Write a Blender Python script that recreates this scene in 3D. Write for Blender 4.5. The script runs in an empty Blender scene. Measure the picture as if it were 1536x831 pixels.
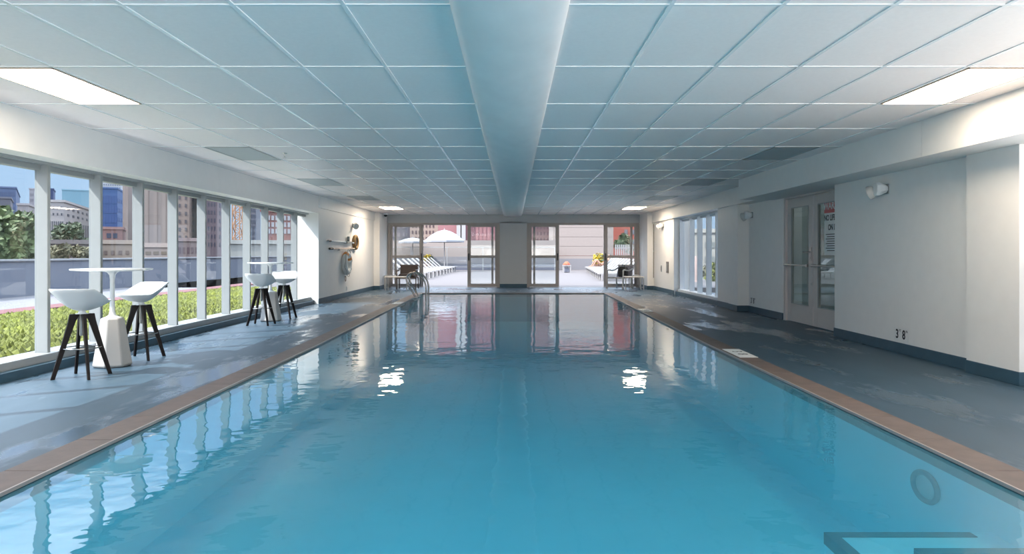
import bpy, bmesh, math, random
from mathutils import Vector, Matrix
random.seed(7)
C = bpy.context.scene.collection
PI = math.pi
F, CX, CY, EYE = 1024.0, 770.0, 380.0, 1.2

def at(x, y, Y):                       # a point of the place seen at (x, y) in the photograph, Y metres in front of the camera
    return Vector(((x - CX) * Y / F, Y, EYE + (CY - y) * Y / F))

# ------------------------------------------------------------------ materials
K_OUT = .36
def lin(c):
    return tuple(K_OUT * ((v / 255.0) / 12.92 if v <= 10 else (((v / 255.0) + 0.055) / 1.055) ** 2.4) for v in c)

def mat(name, col, rough=0.5, metal=0.0, var=0.06, scale=6.0, bump=0.0, bscale=60.0, spec=0.5, rvar=0.0, stretch=None):
    m = bpy.data.materials.new(name); m.use_nodes = True
    nt = m.node_tree; n = nt.nodes; l = nt.links
    b = n['Principled BSDF']
    b.inputs['Metallic'].default_value = metal
    b.inputs['Specular IOR Level'].default_value = spec
    tc = n.new('ShaderNodeTexCoord'); mp = n.new('ShaderNodeMapping')
    l.new(tc.outputs['Object'], mp.inputs['Vector'])
    if stretch: mp.inputs['Scale'].default_value = stretch
    nz = n.new('ShaderNodeTexNoise'); nz.inputs['Scale'].default_value = scale; nz.inputs['Detail'].default_value = 4
    l.new(mp.outputs['Vector'], nz.inputs['Vector'])
    r = n.new('ShaderNodeValToRGB')
    r.color_ramp.elements[0].position = 0.3; r.color_ramp.elements[1].position = 0.7
    r.color_ramp.elements[0].color = tuple(max(0, c * (1 - var)) for c in col) + (1,)
    r.color_ramp.elements[1].color = tuple(min(1, c * (1 + var)) for c in col) + (1,)
    l.new(nz.outputs['Fac'], r.inputs['Fac']); l.new(r.outputs['Color'], b.inputs['Base Color'])
    if rvar:
        mr = n.new('ShaderNodeMapRange'); mr.inputs['From Min'].default_value = 0.35; mr.inputs['From Max'].default_value = 0.65
        mr.inputs['To Min'].default_value = max(0.03, rough - rvar); mr.inputs['To Max'].default_value = min(1, rough + rvar)
        l.new(nz.outputs['Fac'], mr.inputs['Value']); l.new(mr.outputs['Result'], b.inputs['Roughness'])
    else:
        b.inputs['Roughness'].default_value = rough
    if bump:
        n2 = n.new('ShaderNodeTexNoise'); n2.inputs['Scale'].default_value = bscale; n2.inputs['Detail'].default_value = 3
        l.new(mp.outputs['Vector'], n2.inputs['Vector'])
        bp = n.new('ShaderNodeBump'); bp.inputs['Strength'].default_value = bump; bp.inputs['Distance'].default_value = 0.01
        l.new(n2.outputs['Fac'], bp.inputs['Height']); l.new(bp.outputs['Normal'], b.inputs['Normal'])
    return m

def emis(name, col, s):
    m = bpy.data.materials.new(name); m.use_nodes = True; nt = m.node_tree
    nt.nodes.remove(nt.nodes['Principled BSDF'])
    e = nt.nodes.new('ShaderNodeEmission'); e.inputs['Color'].default_value = (*col, 1); e.inputs['Strength'].default_value = s
    nt.links.new(e.outputs[0], nt.nodes['Material Output'].inputs[0]); return m

def glass_mat(name, tint, f0=0.05):
    m = bpy.data.materials.new(name); m.use_nodes = True; nt = m.node_tree; n = nt.nodes; l = nt.links
    n.remove(n['Principled BSDF'])
    g = n.new('ShaderNodeNewGeometry'); d = n.new('ShaderNodeVectorMath'); d.operation = 'DOT_PRODUCT'
    l.new(g.outputs['Incoming'], d.inputs[0]); l.new(g.outputs['Normal'], d.inputs[1])
    a = n.new('ShaderNodeMath'); a.operation = 'ABSOLUTE'; l.new(d.outputs['Value'], a.inputs[0])
    s = n.new('ShaderNodeMath'); s.operation = 'SUBTRACT'; s.inputs[0].default_value = 1; l.new(a.outputs[0], s.inputs[1])
    p = n.new('ShaderNodeMath'); p.operation = 'POWER'; p.inputs[1].default_value = 5; l.new(s.outputs[0], p.inputs[0])
    k = n.new('ShaderNodeMath'); k.operation = 'MULTIPLY_ADD'; k.inputs[1].default_value = 1 - f0; k.inputs[2].default_value = f0
    l.new(p.outputs[0], k.inputs[0])
    t = n.new('ShaderNodeBsdfTransparent'); t.inputs['Color'].default_value = (*tint, 1)
    gl = n.new('ShaderNodeBsdfGlossy'); gl.inputs['Roughness'].default_value = 0.0
    mx = n.new('ShaderNodeMixShader'); l.new(k.outputs[0], mx.inputs[0]); l.new(t.outputs[0], mx.inputs[1]); l.new(gl.outputs[0], mx.inputs[2])
    l.new(mx.outputs[0], n['Material Output'].inputs[0]); return m

M = {}
M['wall'] = mat('wall_paint', (.84, .825, .80), .48, var=.015, bump=.04, bscale=90)
M['backlitwall'] = mat('backlit_wall_tone', (.46, .49, .51), .55, var=.015, bump=.04, bscale=90)  # wall paint darkened: backlit shade put into the colour
M['ceil'] = mat('ceiling_tile', (.95, .87, .84), .46, spec=.7, var=.02, scale=40, bump=.1, bscale=220)
M['grid'] = mat('ceiling_grid_metal', (.9, .9, .9), .25, var=.01)
M['duct'] = mat('duct_fabric', (.92, .85, .82), .5, var=.03, scale=3, bump=.22, bscale=2.2, stretch=(2, .9, 2))
M['base'] = mat('baseboard_rubber', (.035, .085, .125), .45, var=.1)
M['cope'] = mat('coping_stone', (.135, .10, .088), .6, var=.12, scale=9, bump=.15, bscale=120)
M['grout'] = mat('grout', (.15, .13, .12), .9); M['lipm'] = mat('lip_tile', (.36, .31, .29), .4)
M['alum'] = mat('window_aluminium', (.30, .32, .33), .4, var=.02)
M['alumdark'] = mat('aluminium_edge', (.30, .32, .32), .4, var=.03)
M['bronze'] = mat('door_frame_metal', (.36, .33, .31), .4, var=.04)
M['doorpaint'] = mat('door_paint', (.60, .55, .52), .45, var=.02)
M['steel'] = mat('polished_steel', (.36, .345, .33), .2, metal=1.0, var=.02)
M['steelb'] = mat('brushed_steel', (.50, .49, .47), .35, metal=1.0, var=.03)
M['white'] = mat('white_plastic', (.80, .81, .81), .4, var=.015)
M['offwhite'] = mat('off_white_lacquer', (.47, .455, .44), .5, var=.02, bump=.05, bscale=80)
M['wood'] = mat('dark_stained_wood', (.011, .0075, .007), .5, spec=.25, var=.3, scale=18, stretch=(6, 6, 1))
M['black'] = mat('black_plastic', (.012, .012, .013), .5)
M['vent'] = mat('grey_brown_panel', (.22, .20, .19), .6, var=.04)
M['lampfar'] = emis('lamp_glow_far', (1.0, .84, .66), 8.5)
M['lens_off'] = mat('unlit_light_lens', (.46, .50, .51), .5, var=.02)
M['lamp'] = emis('lamp_glow', (1.0, .84, .66), 4.4)
M['spotlens'] = mat('lamp_lens', (.62, .62, .60), .25, var=.02)
M['glass'] = glass_mat('window_glass', (.80, .83, .84))
M['doorglass'] = glass_mat('door_glass', (.90, .92, .92), .04)
M['darkglass'] = glass_mat('tinted_door_glass', (.62, .68, .66), .08)
M['tile_pool'] = mat('pool_plaster', (.42, .80, .88), .5, var=.03, scale=2)
M['nosing'] = mat('dark_step_tile', (.004, .010, .015), .4, var=.25, scale=30)
M['steptile'] = mat('step_plaster', (.55, .84, .90), .5, var=.03)
M['sign_red'] = mat('sign_red', (.55, .06, .06), .5, var=.02)
M['sign_white'] = mat('sign_white', (.80, .80, .78), .5, var=.02)
M['ink'] = mat('black_print', (.012, .012, .014), .6)
M['ringwhite'] = mat('ring_foam', (.74, .76, .76), .6)
M['orange'] = mat('orange_band', (.70, .30, .08), .6, var=.08)
M['paleblue'] = mat('pale_blue_pole', (.58, .68, .76), .4)
M['palepink'] = mat('pale_pink_pole', (.74, .58, .50), .4)
M['netbrown'] = mat('tan_brush', (.28, .17, .07), .8, var=.3, scale=30)
M['greyfab'] = mat('grey_sling', (.15, .15, .18), .8, var=.12, scale=20)
M['brownfab'] = mat('brown_weave', (.05, .035, .032), .7, var=.2, scale=40)
M['brownrail'] = mat('brown_frame', (.09, .07, .065), .45)
M['tabtop'] = mat('grey_table_top', (.52, .50, .47), .4, var=.04)
# outside
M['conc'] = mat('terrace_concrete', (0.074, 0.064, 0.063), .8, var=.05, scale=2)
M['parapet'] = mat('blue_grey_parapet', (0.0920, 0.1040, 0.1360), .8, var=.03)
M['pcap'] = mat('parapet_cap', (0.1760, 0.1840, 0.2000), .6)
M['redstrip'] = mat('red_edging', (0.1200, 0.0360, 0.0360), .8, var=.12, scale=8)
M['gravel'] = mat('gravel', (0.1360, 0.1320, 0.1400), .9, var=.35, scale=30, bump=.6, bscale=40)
M['bouncegravel'] = mat('bounce_gravel', (.78, .76, .73), .9, var=.12, scale=30)  # very pale so the added ground bounces light indoors
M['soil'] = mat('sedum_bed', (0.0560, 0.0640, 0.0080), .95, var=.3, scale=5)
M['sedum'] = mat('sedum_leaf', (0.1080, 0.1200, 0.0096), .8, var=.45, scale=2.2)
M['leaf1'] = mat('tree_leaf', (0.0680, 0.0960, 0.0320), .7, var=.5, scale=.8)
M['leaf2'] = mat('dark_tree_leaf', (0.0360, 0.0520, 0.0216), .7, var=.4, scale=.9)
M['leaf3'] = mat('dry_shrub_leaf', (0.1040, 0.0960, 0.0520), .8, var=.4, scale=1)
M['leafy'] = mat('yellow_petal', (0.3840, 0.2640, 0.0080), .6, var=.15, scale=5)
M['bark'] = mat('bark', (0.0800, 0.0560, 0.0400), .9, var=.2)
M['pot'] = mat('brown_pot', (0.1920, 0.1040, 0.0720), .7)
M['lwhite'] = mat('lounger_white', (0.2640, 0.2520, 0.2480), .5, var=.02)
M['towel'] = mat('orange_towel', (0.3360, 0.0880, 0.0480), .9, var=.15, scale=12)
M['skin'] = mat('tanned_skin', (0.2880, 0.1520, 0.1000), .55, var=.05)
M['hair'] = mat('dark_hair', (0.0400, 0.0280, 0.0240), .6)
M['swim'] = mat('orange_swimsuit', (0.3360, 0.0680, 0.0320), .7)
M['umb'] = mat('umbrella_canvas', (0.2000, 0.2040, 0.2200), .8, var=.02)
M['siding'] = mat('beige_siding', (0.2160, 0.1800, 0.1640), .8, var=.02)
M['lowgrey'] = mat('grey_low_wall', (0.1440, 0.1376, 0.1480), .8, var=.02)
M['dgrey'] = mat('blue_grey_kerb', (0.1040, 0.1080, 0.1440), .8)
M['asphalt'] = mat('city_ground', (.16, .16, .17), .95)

# deck: painted rubber-like floor with worn and wet patches
def deck_mat():
    m = bpy.data.materials.new('deck_coating'); m.use_nodes = True; nt = m.node_tree; n = nt.nodes; l = nt.links
    b = n['Principled BSDF']
    tc = n.new('ShaderNodeTexCoord')
    def noise(s, d, st=(1, 1, 1)):
        mp = n.new('ShaderNodeMapping'); mp.inputs['Scale'].default_value = st; l.new(tc.outputs['Object'], mp.inputs['Vector'])
        z = n.new('ShaderNodeTexNoise'); z.inputs['Scale'].default_value = s; z.inputs['Detail'].default_value = d; z.inputs['Roughness'].default_value = .62
        l.new(mp.outputs['Vector'], z.inputs['Vector']); return z
    a = noise(2.2, 6, (1.2, .45, 1)); r = n.new('ShaderNodeValToRGB')
    r.color_ramp.elements[0].position = .3; r.color_ramp.elements[0].color = (.026, .060, .094, 1)
    r.color_ramp.elements[1].position = .72; r.color_ramp.elements[1].color = (.044, .084, .122, 1)
    l.new(a.outputs['Fac'], r.inputs['Fac'])
    w = noise(.9, 5, (1.6, .55, 1)); mr = n.new('ShaderNodeMapRange')
    mr.inputs['From Min'].default_value = .52; mr.inputs['From Max'].default_value = .60; mr.inputs['To Min'].default_value = .48; mr.inputs['To Max'].default_value = .17
    l.new(w.outputs['Fac'], mr.inputs['Value']); l.new(mr.outputs['Result'], b.inputs['Roughness'])
    wear = noise(1.7, 7, (1.3, .4, 1)); wr = n.new('ShaderNodeValToRGB')
    wr.color_ramp.elements[0].position = .62; wr.color_ramp.elements[0].color = (0, 0, 0, 1)
    wr.color_ramp.elements[1].position = .70; wr.color_ramp.elements[1].color = (.2, .2, .2, 1)
    l.new(wear.outputs['Fac'], wr.inputs['Fac'])
    mx = n.new('ShaderNodeMixRGB'); mx.inputs['Color2'].default_value = (.085, .125, .16, 1)
    l.new(wr.outputs['Color'], mx.inputs['Fac']); l.new(r.outputs['Color'], mx.inputs['Color1']); l.new(mx.outputs['Color'], b.inputs['Base Color'])
    z = noise(90, 3); bp = n.new('ShaderNodeBump'); bp.inputs['Strength'].default_value = .18; bp.inputs['Distance'].default_value = .004
    l.new(z.outputs['Fac'], bp.inputs['Height']); l.new(bp.outputs['Normal'], b.inputs['Normal'])
    return m
M['deck'] = deck_mat()

def water_mat():
    m = bpy.data.materials.new('pool_water'); m.use_nodes = True; nt = m.node_tree; n = nt.nodes; l = nt.links
    n.remove(n['Principled BSDF'])
    tc = n.new('ShaderNodeTexCoord')
    def noise(s, d, st):
        mp = n.new('ShaderNodeMapping'); mp.inputs['Scale'].default_value = st; l.new(tc.outputs['Object'], mp.inputs['Vector'])
        z = n.new('ShaderNodeTexNoise'); z.inputs['Scale'].default_value = s; z.inputs['Detail'].default_value = d
        l.new(mp.outputs['Vector'], z.inputs['Vector']); return z
    a = noise(2.4, 2.0, (1, 1, 1)); b2 = noise(8.0, 1.5, (1, 1.3, 1))
    ad = n.new('ShaderNodeMath'); ad.operation = 'MULTIPLY_ADD'; ad.inputs[1].default_value = .22
    l.new(b2.outputs['Fac'], ad.inputs[0]); l.new(a.outputs['Fac'], ad.inputs[2])
    bp = n.new('ShaderNodeBump'); bp.inputs['Strength'].default_value = 1.0; bp.inputs['Distance'].default_value = .0046
    l.new(ad.outputs[0], bp.inputs['Height'])
    ge = n.new('ShaderNodeNewGeometry'); dt = n.new('ShaderNodeVectorMath'); dt.operation = 'DOT_PRODUCT'
    l.new(ge.outputs['Incoming'], dt.inputs[0]); l.new(bp.outputs['Normal'], dt.inputs[1])
    ab = n.new('ShaderNodeMath'); ab.operation = 'ABSOLUTE'; l.new(dt.outputs['Value'], ab.inputs[0])
    su = n.new('ShaderNodeMath'); su.operation = 'SUBTRACT'; su.use_clamp = True; su.inputs[0].default_value = 1; l.new(ab.outputs[0], su.inputs[1])
    po = n.new('ShaderNodeMath'); po.operation = 'POWER'; po.inputs[1].default_value = 4.6; l.new(su.outputs[0], po.inputs[0])
    fr = n.new('ShaderNodeMath'); fr.operation = 'MULTIPLY_ADD'; fr.inputs[1].default_value = .95; fr.inputs[2].default_value = .05; l.new(po.outputs[0], fr.inputs[0])
    t = n.new('ShaderNodeBsdfTransparent'); t.inputs['Color'].default_value = (.43, .83, .935, 1)
    df = n.new('ShaderNodeBsdfDiffuse'); df.inputs['Color'].default_value = (.07, .45, .68, 1)
    m1 = n.new('ShaderNodeMixShader'); m1.inputs[0].default_value = .32; l.new(t.outputs[0], m1.inputs[1]); l.new(df.outputs[0], m1.inputs[2])
    g = n.new('ShaderNodeBsdfGlossy'); g.inputs['Roughness'].default_value = 0.0; l.new(bp.outputs['Normal'], g.inputs['Normal'])
    m2 = n.new('ShaderNodeMixShader'); l.new(fr.outputs[0], m2.inputs[0]); l.new(m1.outputs[0], m2.inputs[1]); l.new(g.outputs[0], m2.inputs[2])
    l.new(m2.outputs[0], n['Material Output'].inputs[0]); return m
M['water'] = water_mat()

# ------------------------------------------------------------------ mesh builder
class MB:
    def __init__(s): s.v = []; s.f = []
    def add(s, vs, fs):
        o = len(s.v); s.v += [tuple(v) for v in vs]; s.f += [tuple(i + o for i in f) for f in fs]; return s
    def box(s, x0, x1, y0, y1, z0, z1):
        x0, x1 = min(x0, x1), max(x0, x1); y0, y1 = min(y0, y1), max(y0, y1); z0, z1 = min(z0, z1), max(z0, z1)
        v = [(x0, y0, z0), (x1, y0, z0), (x1, y1, z0), (x0, y1, z0), (x0, y0, z1), (x1, y0, z1), (x1, y1, z1), (x0, y1, z1)]
        return s.add(v, [(0, 3, 2, 1), (4, 5, 6, 7), (0, 1, 5, 4), (1, 2, 6, 5), (2, 3, 7, 6), (3, 0, 4, 7)])
    def prism(s, poly, z0, z1):            # poly counter-clockwise in XY
        n = len(poly); v = [(x, y, z0) for x, y in poly] + [(x, y, z1) for x, y in poly]
        f = [tuple(range(n - 1, -1, -1)), tuple(range(n, 2 * n))] + [(i, (i + 1) % n, n + (i + 1) % n, n + i) for i in range(n)]
        return s.add(v, f)
    def loft(s, rings, cap=True, closed=True):
        n = len(rings[0]); v = [p for r in rings for p in r]; f = []
        for a in range(len(rings) - 1):
            for i in range(n if closed else n - 1):
                j = (i + 1) % n; f.append((a * n + i, a * n + j, (a + 1) * n + j, (a + 1) * n + i))
        if cap and closed: f += [tuple(range(n - 1, -1, -1)), tuple(range((len(rings) - 1) * n, len(rings) * n))]
        return s.add(v, f)
    def lathe(s, prof, c=(0, 0, 0), n=32, axis='Z'):
        R = []
        for r, h in prof:
            ring = []
            for i in range(n):
                a = 2 * PI * i / n
                p = (r * math.cos(a), r * math.sin(a), h)
                if axis == 'X': p = (p[2], p[0], p[1])
                if axis == 'Y': p = (p[1], p[2], p[0])
                ring.append((p[0] + c[0], p[1] + c[1], p[2] + c[2]))
            R.append(ring)
        return s.loft(R)
    def tube(s, pts, r, n=10, closed=False, w=None):
        pts = [Vector(p) for p in pts]; R = []; up = None; N = len(pts)
        for i, p in enumerate(pts):
            if closed: t = pts[(i + 1) % N] - pts[i - 1]
            else: t = pts[min(i + 1, N - 1)] - pts[max(i - 1, 0)]
            t.normalize()
            if up is None: up = Vector((0, 0, 1)) if abs(t.z) < .9 else Vector((1, 0, 0))
            a = t.cross(up).normalized(); up = a.cross(t).normalized()
            rr = r[i] if isinstance(r, (list, tuple)) else r
            R.append([p + a * rr * math.cos(2 * PI * k / n) + up * (w or rr) * math.sin(2 * PI * k / n) for k in range(n)])
        if closed: R.append(R[0])
        return s.loft(R, cap=not closed)
    def bar(s, a, b, w, h, up=(0, 0, 1), w2=None, h2=None):     # rectangular bar from a to b, w across, h along 'up'
        a = Vector(a); b = Vector(b); t = (b - a).normalized(); u = Vector(up)
        x = t.cross(u).normalized(); u = x.cross(t).normalized(); w2 = w2 or w; h2 = h2 or h
        R = [[p + x * sx * ww / 2 + u * sy * hh / 2 for sx, sy in ((-1, -1), (1, -1), (1, 1), (-1, 1))] for p, ww, hh in ((a, w, h), (b, w2, h2))]
        return s.loft(R)
    def sphere(s, c, r, nu=12, nv=8, sc=(1, 1, 1)):
        R = []
        for j in range(1, nv):
            t = PI * j / nv
            R.append([(c[0] + sc[0] * r * math.sin(t) * math.cos(2 * PI * i / nu), c[1] + sc[1] * r * math.sin(t) * math.sin(2 * PI * i / nu), c[2] - sc[2] * r * math.cos(t)) for i in range(nu)])
        return s.loft(R)
    def build(s, name, m, parent=None, loc=None, bevel=0, smooth=False, kind=None, label=None):
        me = bpy.data.meshes.new(name); me.from_pydata(s.v, [], s.f); me.update()
        bm = bmesh.new(); bm.from_mesh(me); bmesh.ops.recalc_face_normals(bm, faces=bm.faces); bm.to_mesh(me); bm.free()
        o = bpy.data.objects.new(name, me); C.objects.link(o); me.materials.append(m if not isinstance(m, str) else M[m])
        if parent: o.parent = parent
        if loc is not None: o.location = loc
        if bevel:
            b = o.modifiers.new('bevel', 'BEVEL'); b.width = bevel; b.segments = 2; b.limit_method = 'ANGLE'; b.angle_limit = .7
        if smooth:
            me.polygons.foreach_set('use_smooth', [True] * len(me.polygons))
            try: me.set_sharp_from_angle(angle=.8)
            except Exception: pass
        if kind: o['kind'] = kind
        if label: o['label'] = label
        return o

def tag(o, label, cat, group=None, kind=None):
    o['label'] = label; o['category'] = cat
    if group: o['group'] = group
    if kind: o['kind'] = kind
    return o
def thing(name, label, cat, loc=(0, 0, 0), rz=0, group=None, kind=None):
    o = bpy.data.objects.new(name, None); C.objects.link(o); o.empty_display_size = .1
    o.location = loc; o.rotation_euler = (0, 0, rz); return tag(o, label, cat, group, kind)
def struct(name, loc=(0, 0, 0)):
    o = bpy.data.objects.new(name, None); C.objects.link(o); o.location = loc; o['kind'] = 'structure'; return o
def dup(root, loc, rz=None, label=None, sc=None):
    def cp(o, par):
        c = o.copy(); C.objects.link(c); c.parent = par
        for ch in list(o.children): cp(ch, c)
        return c
    r = cp(root, None); r.location = loc
    if rz is not None: r.rotation_euler = (0, 0, rz)
    if label: r['label'] = label
    if sc: r.scale = sc
    return r
def spline(P, k=6):
    P = [Vector(p) for p in P]; out = []
    for i in range(len(P) - 1):
        a = P[max(i - 1, 0)]; b = P[i]; c = P[i + 1]; d = P[min(i + 2, len(P) - 1)]
        for j in range(k):
            t = j / k
            out.append(.5 * ((2 * b) + (c - a) * t + (2 * a - 5 * b + 4 * c - d) * t * t + (3 * b - a - 3 * c + d) * t ** 3))
    return out + [P[-1]]
def text(body, size, name, m, parent, loc, rot, depth=.001, bold=0.0, sx=1.0):
    cu = bpy.data.curves.new(name, 'FONT'); cu.body = body; cu.size = size; cu.extrude = depth; cu.offset = bold; cu.align_x = 'CENTER'; cu.align_y = 'CENTER'
    cu.resolution_u = 3
    t = bpy.data.objects.new(name + '_curve', cu); C.objects.link(t); bpy.context.view_layer.update()
    me = bpy.data.meshes.new_from_object(t.evaluated_get(bpy.context.evaluated_depsgraph_get()))
    bpy.data.objects.remove(t); bpy.data.curves.remove(cu)
    o = bpy.data.objects.new(name, me); C.objects.link(o); me.materials.clear(); me.materials.append(M[m])
    o.parent = parent; o.location = loc; o.rotation_euler = rot; o.scale = (sx, 1, 1); return o

# ------------------------------------------------------------------ room numbers
HC = 2.564                     # ceiling height
YB, YW = -5.0, 24.0            # back wall, wall with the sliding doors
P0, P1 = -1.6, 20.5            # pool ends
def hw(Y): return 2.57 if Y < 9 else 2.57 + .17 * (Y - 9) / 11.5
CW = .24

# ------------------------------------------------------------------ floor, pool
ys = [P0, 9, P1]
m = MB()
m.prism([(-5.2, YB), (-2.81, YB), (-2.81, P0), (-2.81, 9), (-hw(P1) - CW, P1 + .3), (-5.2, P1 + .3)], -.3, 0)
m.prism([(2.81, YB), (7.6, YB), (7.6, P1 + .3), (hw(P1) + CW, P1 + .3), (2.81, 9), (2.81, P0)], -.3, 0)
m.prism([(-5.2, P1 + .3), (5.4, P1 + .3), (5.4, YW + .25), (-5.2, YW + .25)], -.3, 0)
m.prism([(-2.81, YB), (2.81, YB), (2.81, P0 - .3), (-2.81, P0 - .3)], -.3, 0)
fl = m.build('floor', 'deck', kind='structure')

# coping stones round the pool
m = MB(); g = MB()
L = [P0 - .3, 9, P1 + .3]
for sgn in (-1, 1):
    y = P0 - .24
    while y < P1 + .1:
        y2 = min(y + .622, P1 + .1); a, b = hw(y + .003), hw(y2 - .003)
        q = [(sgn * (a), y + .003), (sgn * (a + CW - .006), y + .003), (sgn * (b + CW - .006), y2 - .003), (sgn * b, y2 - .003)]
        if sgn < 0: q = q[::-1]
        m.prism(q, -.02, .004)
        y = y2
    for ya, yb in ((P0 - .3, 9), (9, P1 + .3)):
        q = [(sgn * hw(ya), ya), (sgn * (hw(ya) + CW), ya), (sgn * (hw(yb) + CW), yb), (sgn * hw(yb), yb)]
        if sgn < 0: q = q[::-1]
        g.prism(q, -.1, -.0015)
for yc in (P0 - .3, P1):
    x = -hw(P1)
    while x < hw(P1) - .05:
        m.box(x + .003, min(x + .61, hw(P1)) - .003, yc + .05, yc + .294, -.02, .004); x += .61
    g.box(-hw(P1), hw(P1), yc, yc + .3, -.1, -.0015)
cop = m.build('pool_coping', 'cope', kind='structure', bevel=.003)
g.build('grout_bed', 'grout', cop)
lip = MB()
for sgn in (-1, 1):
    for ya, yb in ((P0, 9), (9, P1)):
        lip.bar((sgn * (hw(ya) - .006), ya, -.006), (sgn * (hw(yb) - .006), yb, -.006), .012, .02)
lip.build('coping_lip', 'lipm', cop)

bs = struct('pool_basin')
m = MB()
pts = [(-hw(P0), P0), (hw(P0), P0), (hw(9), 9), (hw(P1), P1), (-hw(P1), P1), (-hw(9), 9)]
n = len(pts)
DEP = -.85
m.add([(x, y, -.02) for x, y in pts] + [(x, y, DEP) for x, y in pts], [(n + i for i in range(n))] and [tuple(n + i for i in range(n))] + [(i, n + i, n + (i + 1) % n, (i + 1) % n) for i in range(n)])
m.build('basin_shell', 'tile_pool', bs)
# corner steps with dark nosing tiles
def step(x0, y1, z, nose):
    s = MB(); s.box(x0, 2.569, P0 + .01, y1, DEP + .01, z); s.build('step', 'steptile', bs)
    s = MB(); s.box(x0 - .004, 2.45 if nose > .05 else 2.569, y1 - nose, y1 + .004, z - nose, z + .004); s.box(x0 - .004, x0 + nose, P0 + .02, y1 + .004, z - nose, z + .004)
    s.build('step_nosing', 'nosing', bs)
step(1.67, 3.66, -.30, .058)
step(1.86, 3.16, -.17, .05)
step(2.20, 2.90, -.09, .045)
w = MB(); q = [(x * .998, y) for x, y in pts]
w.add([(x, y, -.019) for x, y in q], [tuple(range(len(q)))])
wo = w.build('pool_water', 'water'); tag(wo, 'calm turquoise pool water filling the long indoor pool', 'water', kind='stuff')
# underwater pool lamp
M['rimm'] = mat('lamp_rim', (.07, .13, .15), .4)
lp = thing('underwater_light', 'round dark-rimmed underwater lamp on the right pool wall near the steps', 'pool light', (2.568, 4.24, -.25))
r = MB()
r.tube([(-.012, .125 * math.cos(2 * PI * k / 32), .085 * math.sin(2 * PI * k / 32)) for k in range(32)], .017, 8, closed=True); r.build('rim', 'rimm', lp, smooth=True)
MB().lathe([(.085, 0), (.08, -.008), (.04, -.014), (.001, -.015)], axis='X', n=28).build('lens', 'lens_off', lp, smooth=True).scale = (1, 1.3, .95)
# depth tiles set in the coping
def coping_tile(x, Y, label, body):
    t = thing('depth_tile', label, 'depth marker', (x, Y, .006), 0, 'white depth tiles in the coping')
    MB().box(-.105, .105, -.33, .33, 0, .006).build('tile', 'sign_white', t, bevel=.002)
    for ch_, yy in zip(body.split(), (.1, -.1)): text(ch_, .17, 'numeral', 'ink', t, (0, yy, .0065), (0, 0, -PI / 2), .0008)
coping_tile(hw(8) + .13, 8.15, 'white depth tile set in the right coping, nearest the camera', "3 8")
coping_tile(hw(14.2) + .12, 14.3, 'white depth tile set in the right coping, far from the camera', "3 8")
coping_tile(hw(14.2) - 2 * hw(14.2) - .12, 16.4, 'white depth tile set in the left coping before the ladder', "3 8")

# ------------------------------------------------------------------ walls
X0 = -5.12
wl = struct('wall_left')
m = MB()
for a, b in ((YB, 4.9), (4.905, 10.7), (10.705, 16.2)): m.box(X0, -4.62, a, b, 2.152, 2.6)
m.box(X0, -4.66, YB, 16.2, 2.16, 2.6)
m.build('soffit', 'wall', wl)
m = MB(); m.box(X0, -4.62, 16.2, YW + .3, -.02, 2.6); m.box(-4.62, -4.585, 16.2, 22.6, 2.28, 2.6); m.box(X0, -4.62, YB - .3, YB + .2, 0, 2.6); m.build('wall_segment', 'wall', wl)
m = MB(); m.box(X0, -4.43, 22.6, YW + .3, 0, HC + .02); m.build('column', 'wall', wl)
m = MB(); m.box(X0, -4.72, YB, 16.2, -.02, .087); m.build('trim_1', 'base', None, bevel=.006, kind='structure')

wr = struct('wall_right')
m = MB()
for a, b in ((YB, 7.0), (7.005, 12.7)): m.box(4.19, 7.6, a, b, 2.19, 2.6)
for a, b in ((12.7, 15.6), (15.605, 22.6)): m.box(4.59, 5.2, a, b, 2.21, 2.6)
m.box(4.7, 7.6, 12.69, 14.4, 2.225, 2.6)
m.build('soffit', 'wall', wr)
m = MB()
m.box(4.65, 5.0, 6.9, 9.88, -.02, 2.2); m.box(4.58, 5.0, 6.18, 6.9, -.02, 2.2); m.box(4.62, 5.0, YB - .3, -4.0, 0, 2.2)
m.box(4.86, 5.2, 12.3, 14.1, -.02, 2.25); m.box(4.625, 5.2, 14.08, 14.68, -.02, 2.25); m.box(4.655, 5.2, 14.68, 15.55, -.02, 2.25); m.box(4.655, 5.2, 19.8, 22.7, -.02, 2.25)
m.build('wall_segment', 'wall', wr)
m = MB(); m.box(4.44, 5.2, 22.6, YW + .3, 0, HC + .02); m.build('column', 'wall', wr)
# wall base
def base(name, segs):
    b = MB()
    for s in segs: b.box(*s, 0, .125)
    return b.build(name, 'base', None, bevel=.004, kind='structure')
base('baseboard_right', [(4.638, 4.66, 6.9, 9.89), (4.568, 4.59, 6.17, 6.9), (4.568, 4.9, 6.165, 6.178), (4.846, 4.87, 12.3, 14.08), (4.612, 4.86, 14.068, 14.08), (4.612, 4.635, 14.08, 14.68), (4.643, 4.66, 14.68, 15.55), (4.643, 4.66, 19.8, 22.6)])
base('baseboard_left', [(-4.63, -4.608, 16.2, 22.6), (-4.62, -4.43, 22.588, 22.6), (-4.435, -4.418, 22.588, 23.95)])
base('baseboard_far', [(-.48, .48, YW - .012, YW), (4.44, 4.66, 22.588, 22.6), (4.428, 4.445, 22.588, 23.95)])
m = MB(); m.box(4.70, 5.2, 15.55, 19.8, -.02, .1); m.build('trim_2', 'base', None, bevel=.006, kind='structure')

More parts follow.
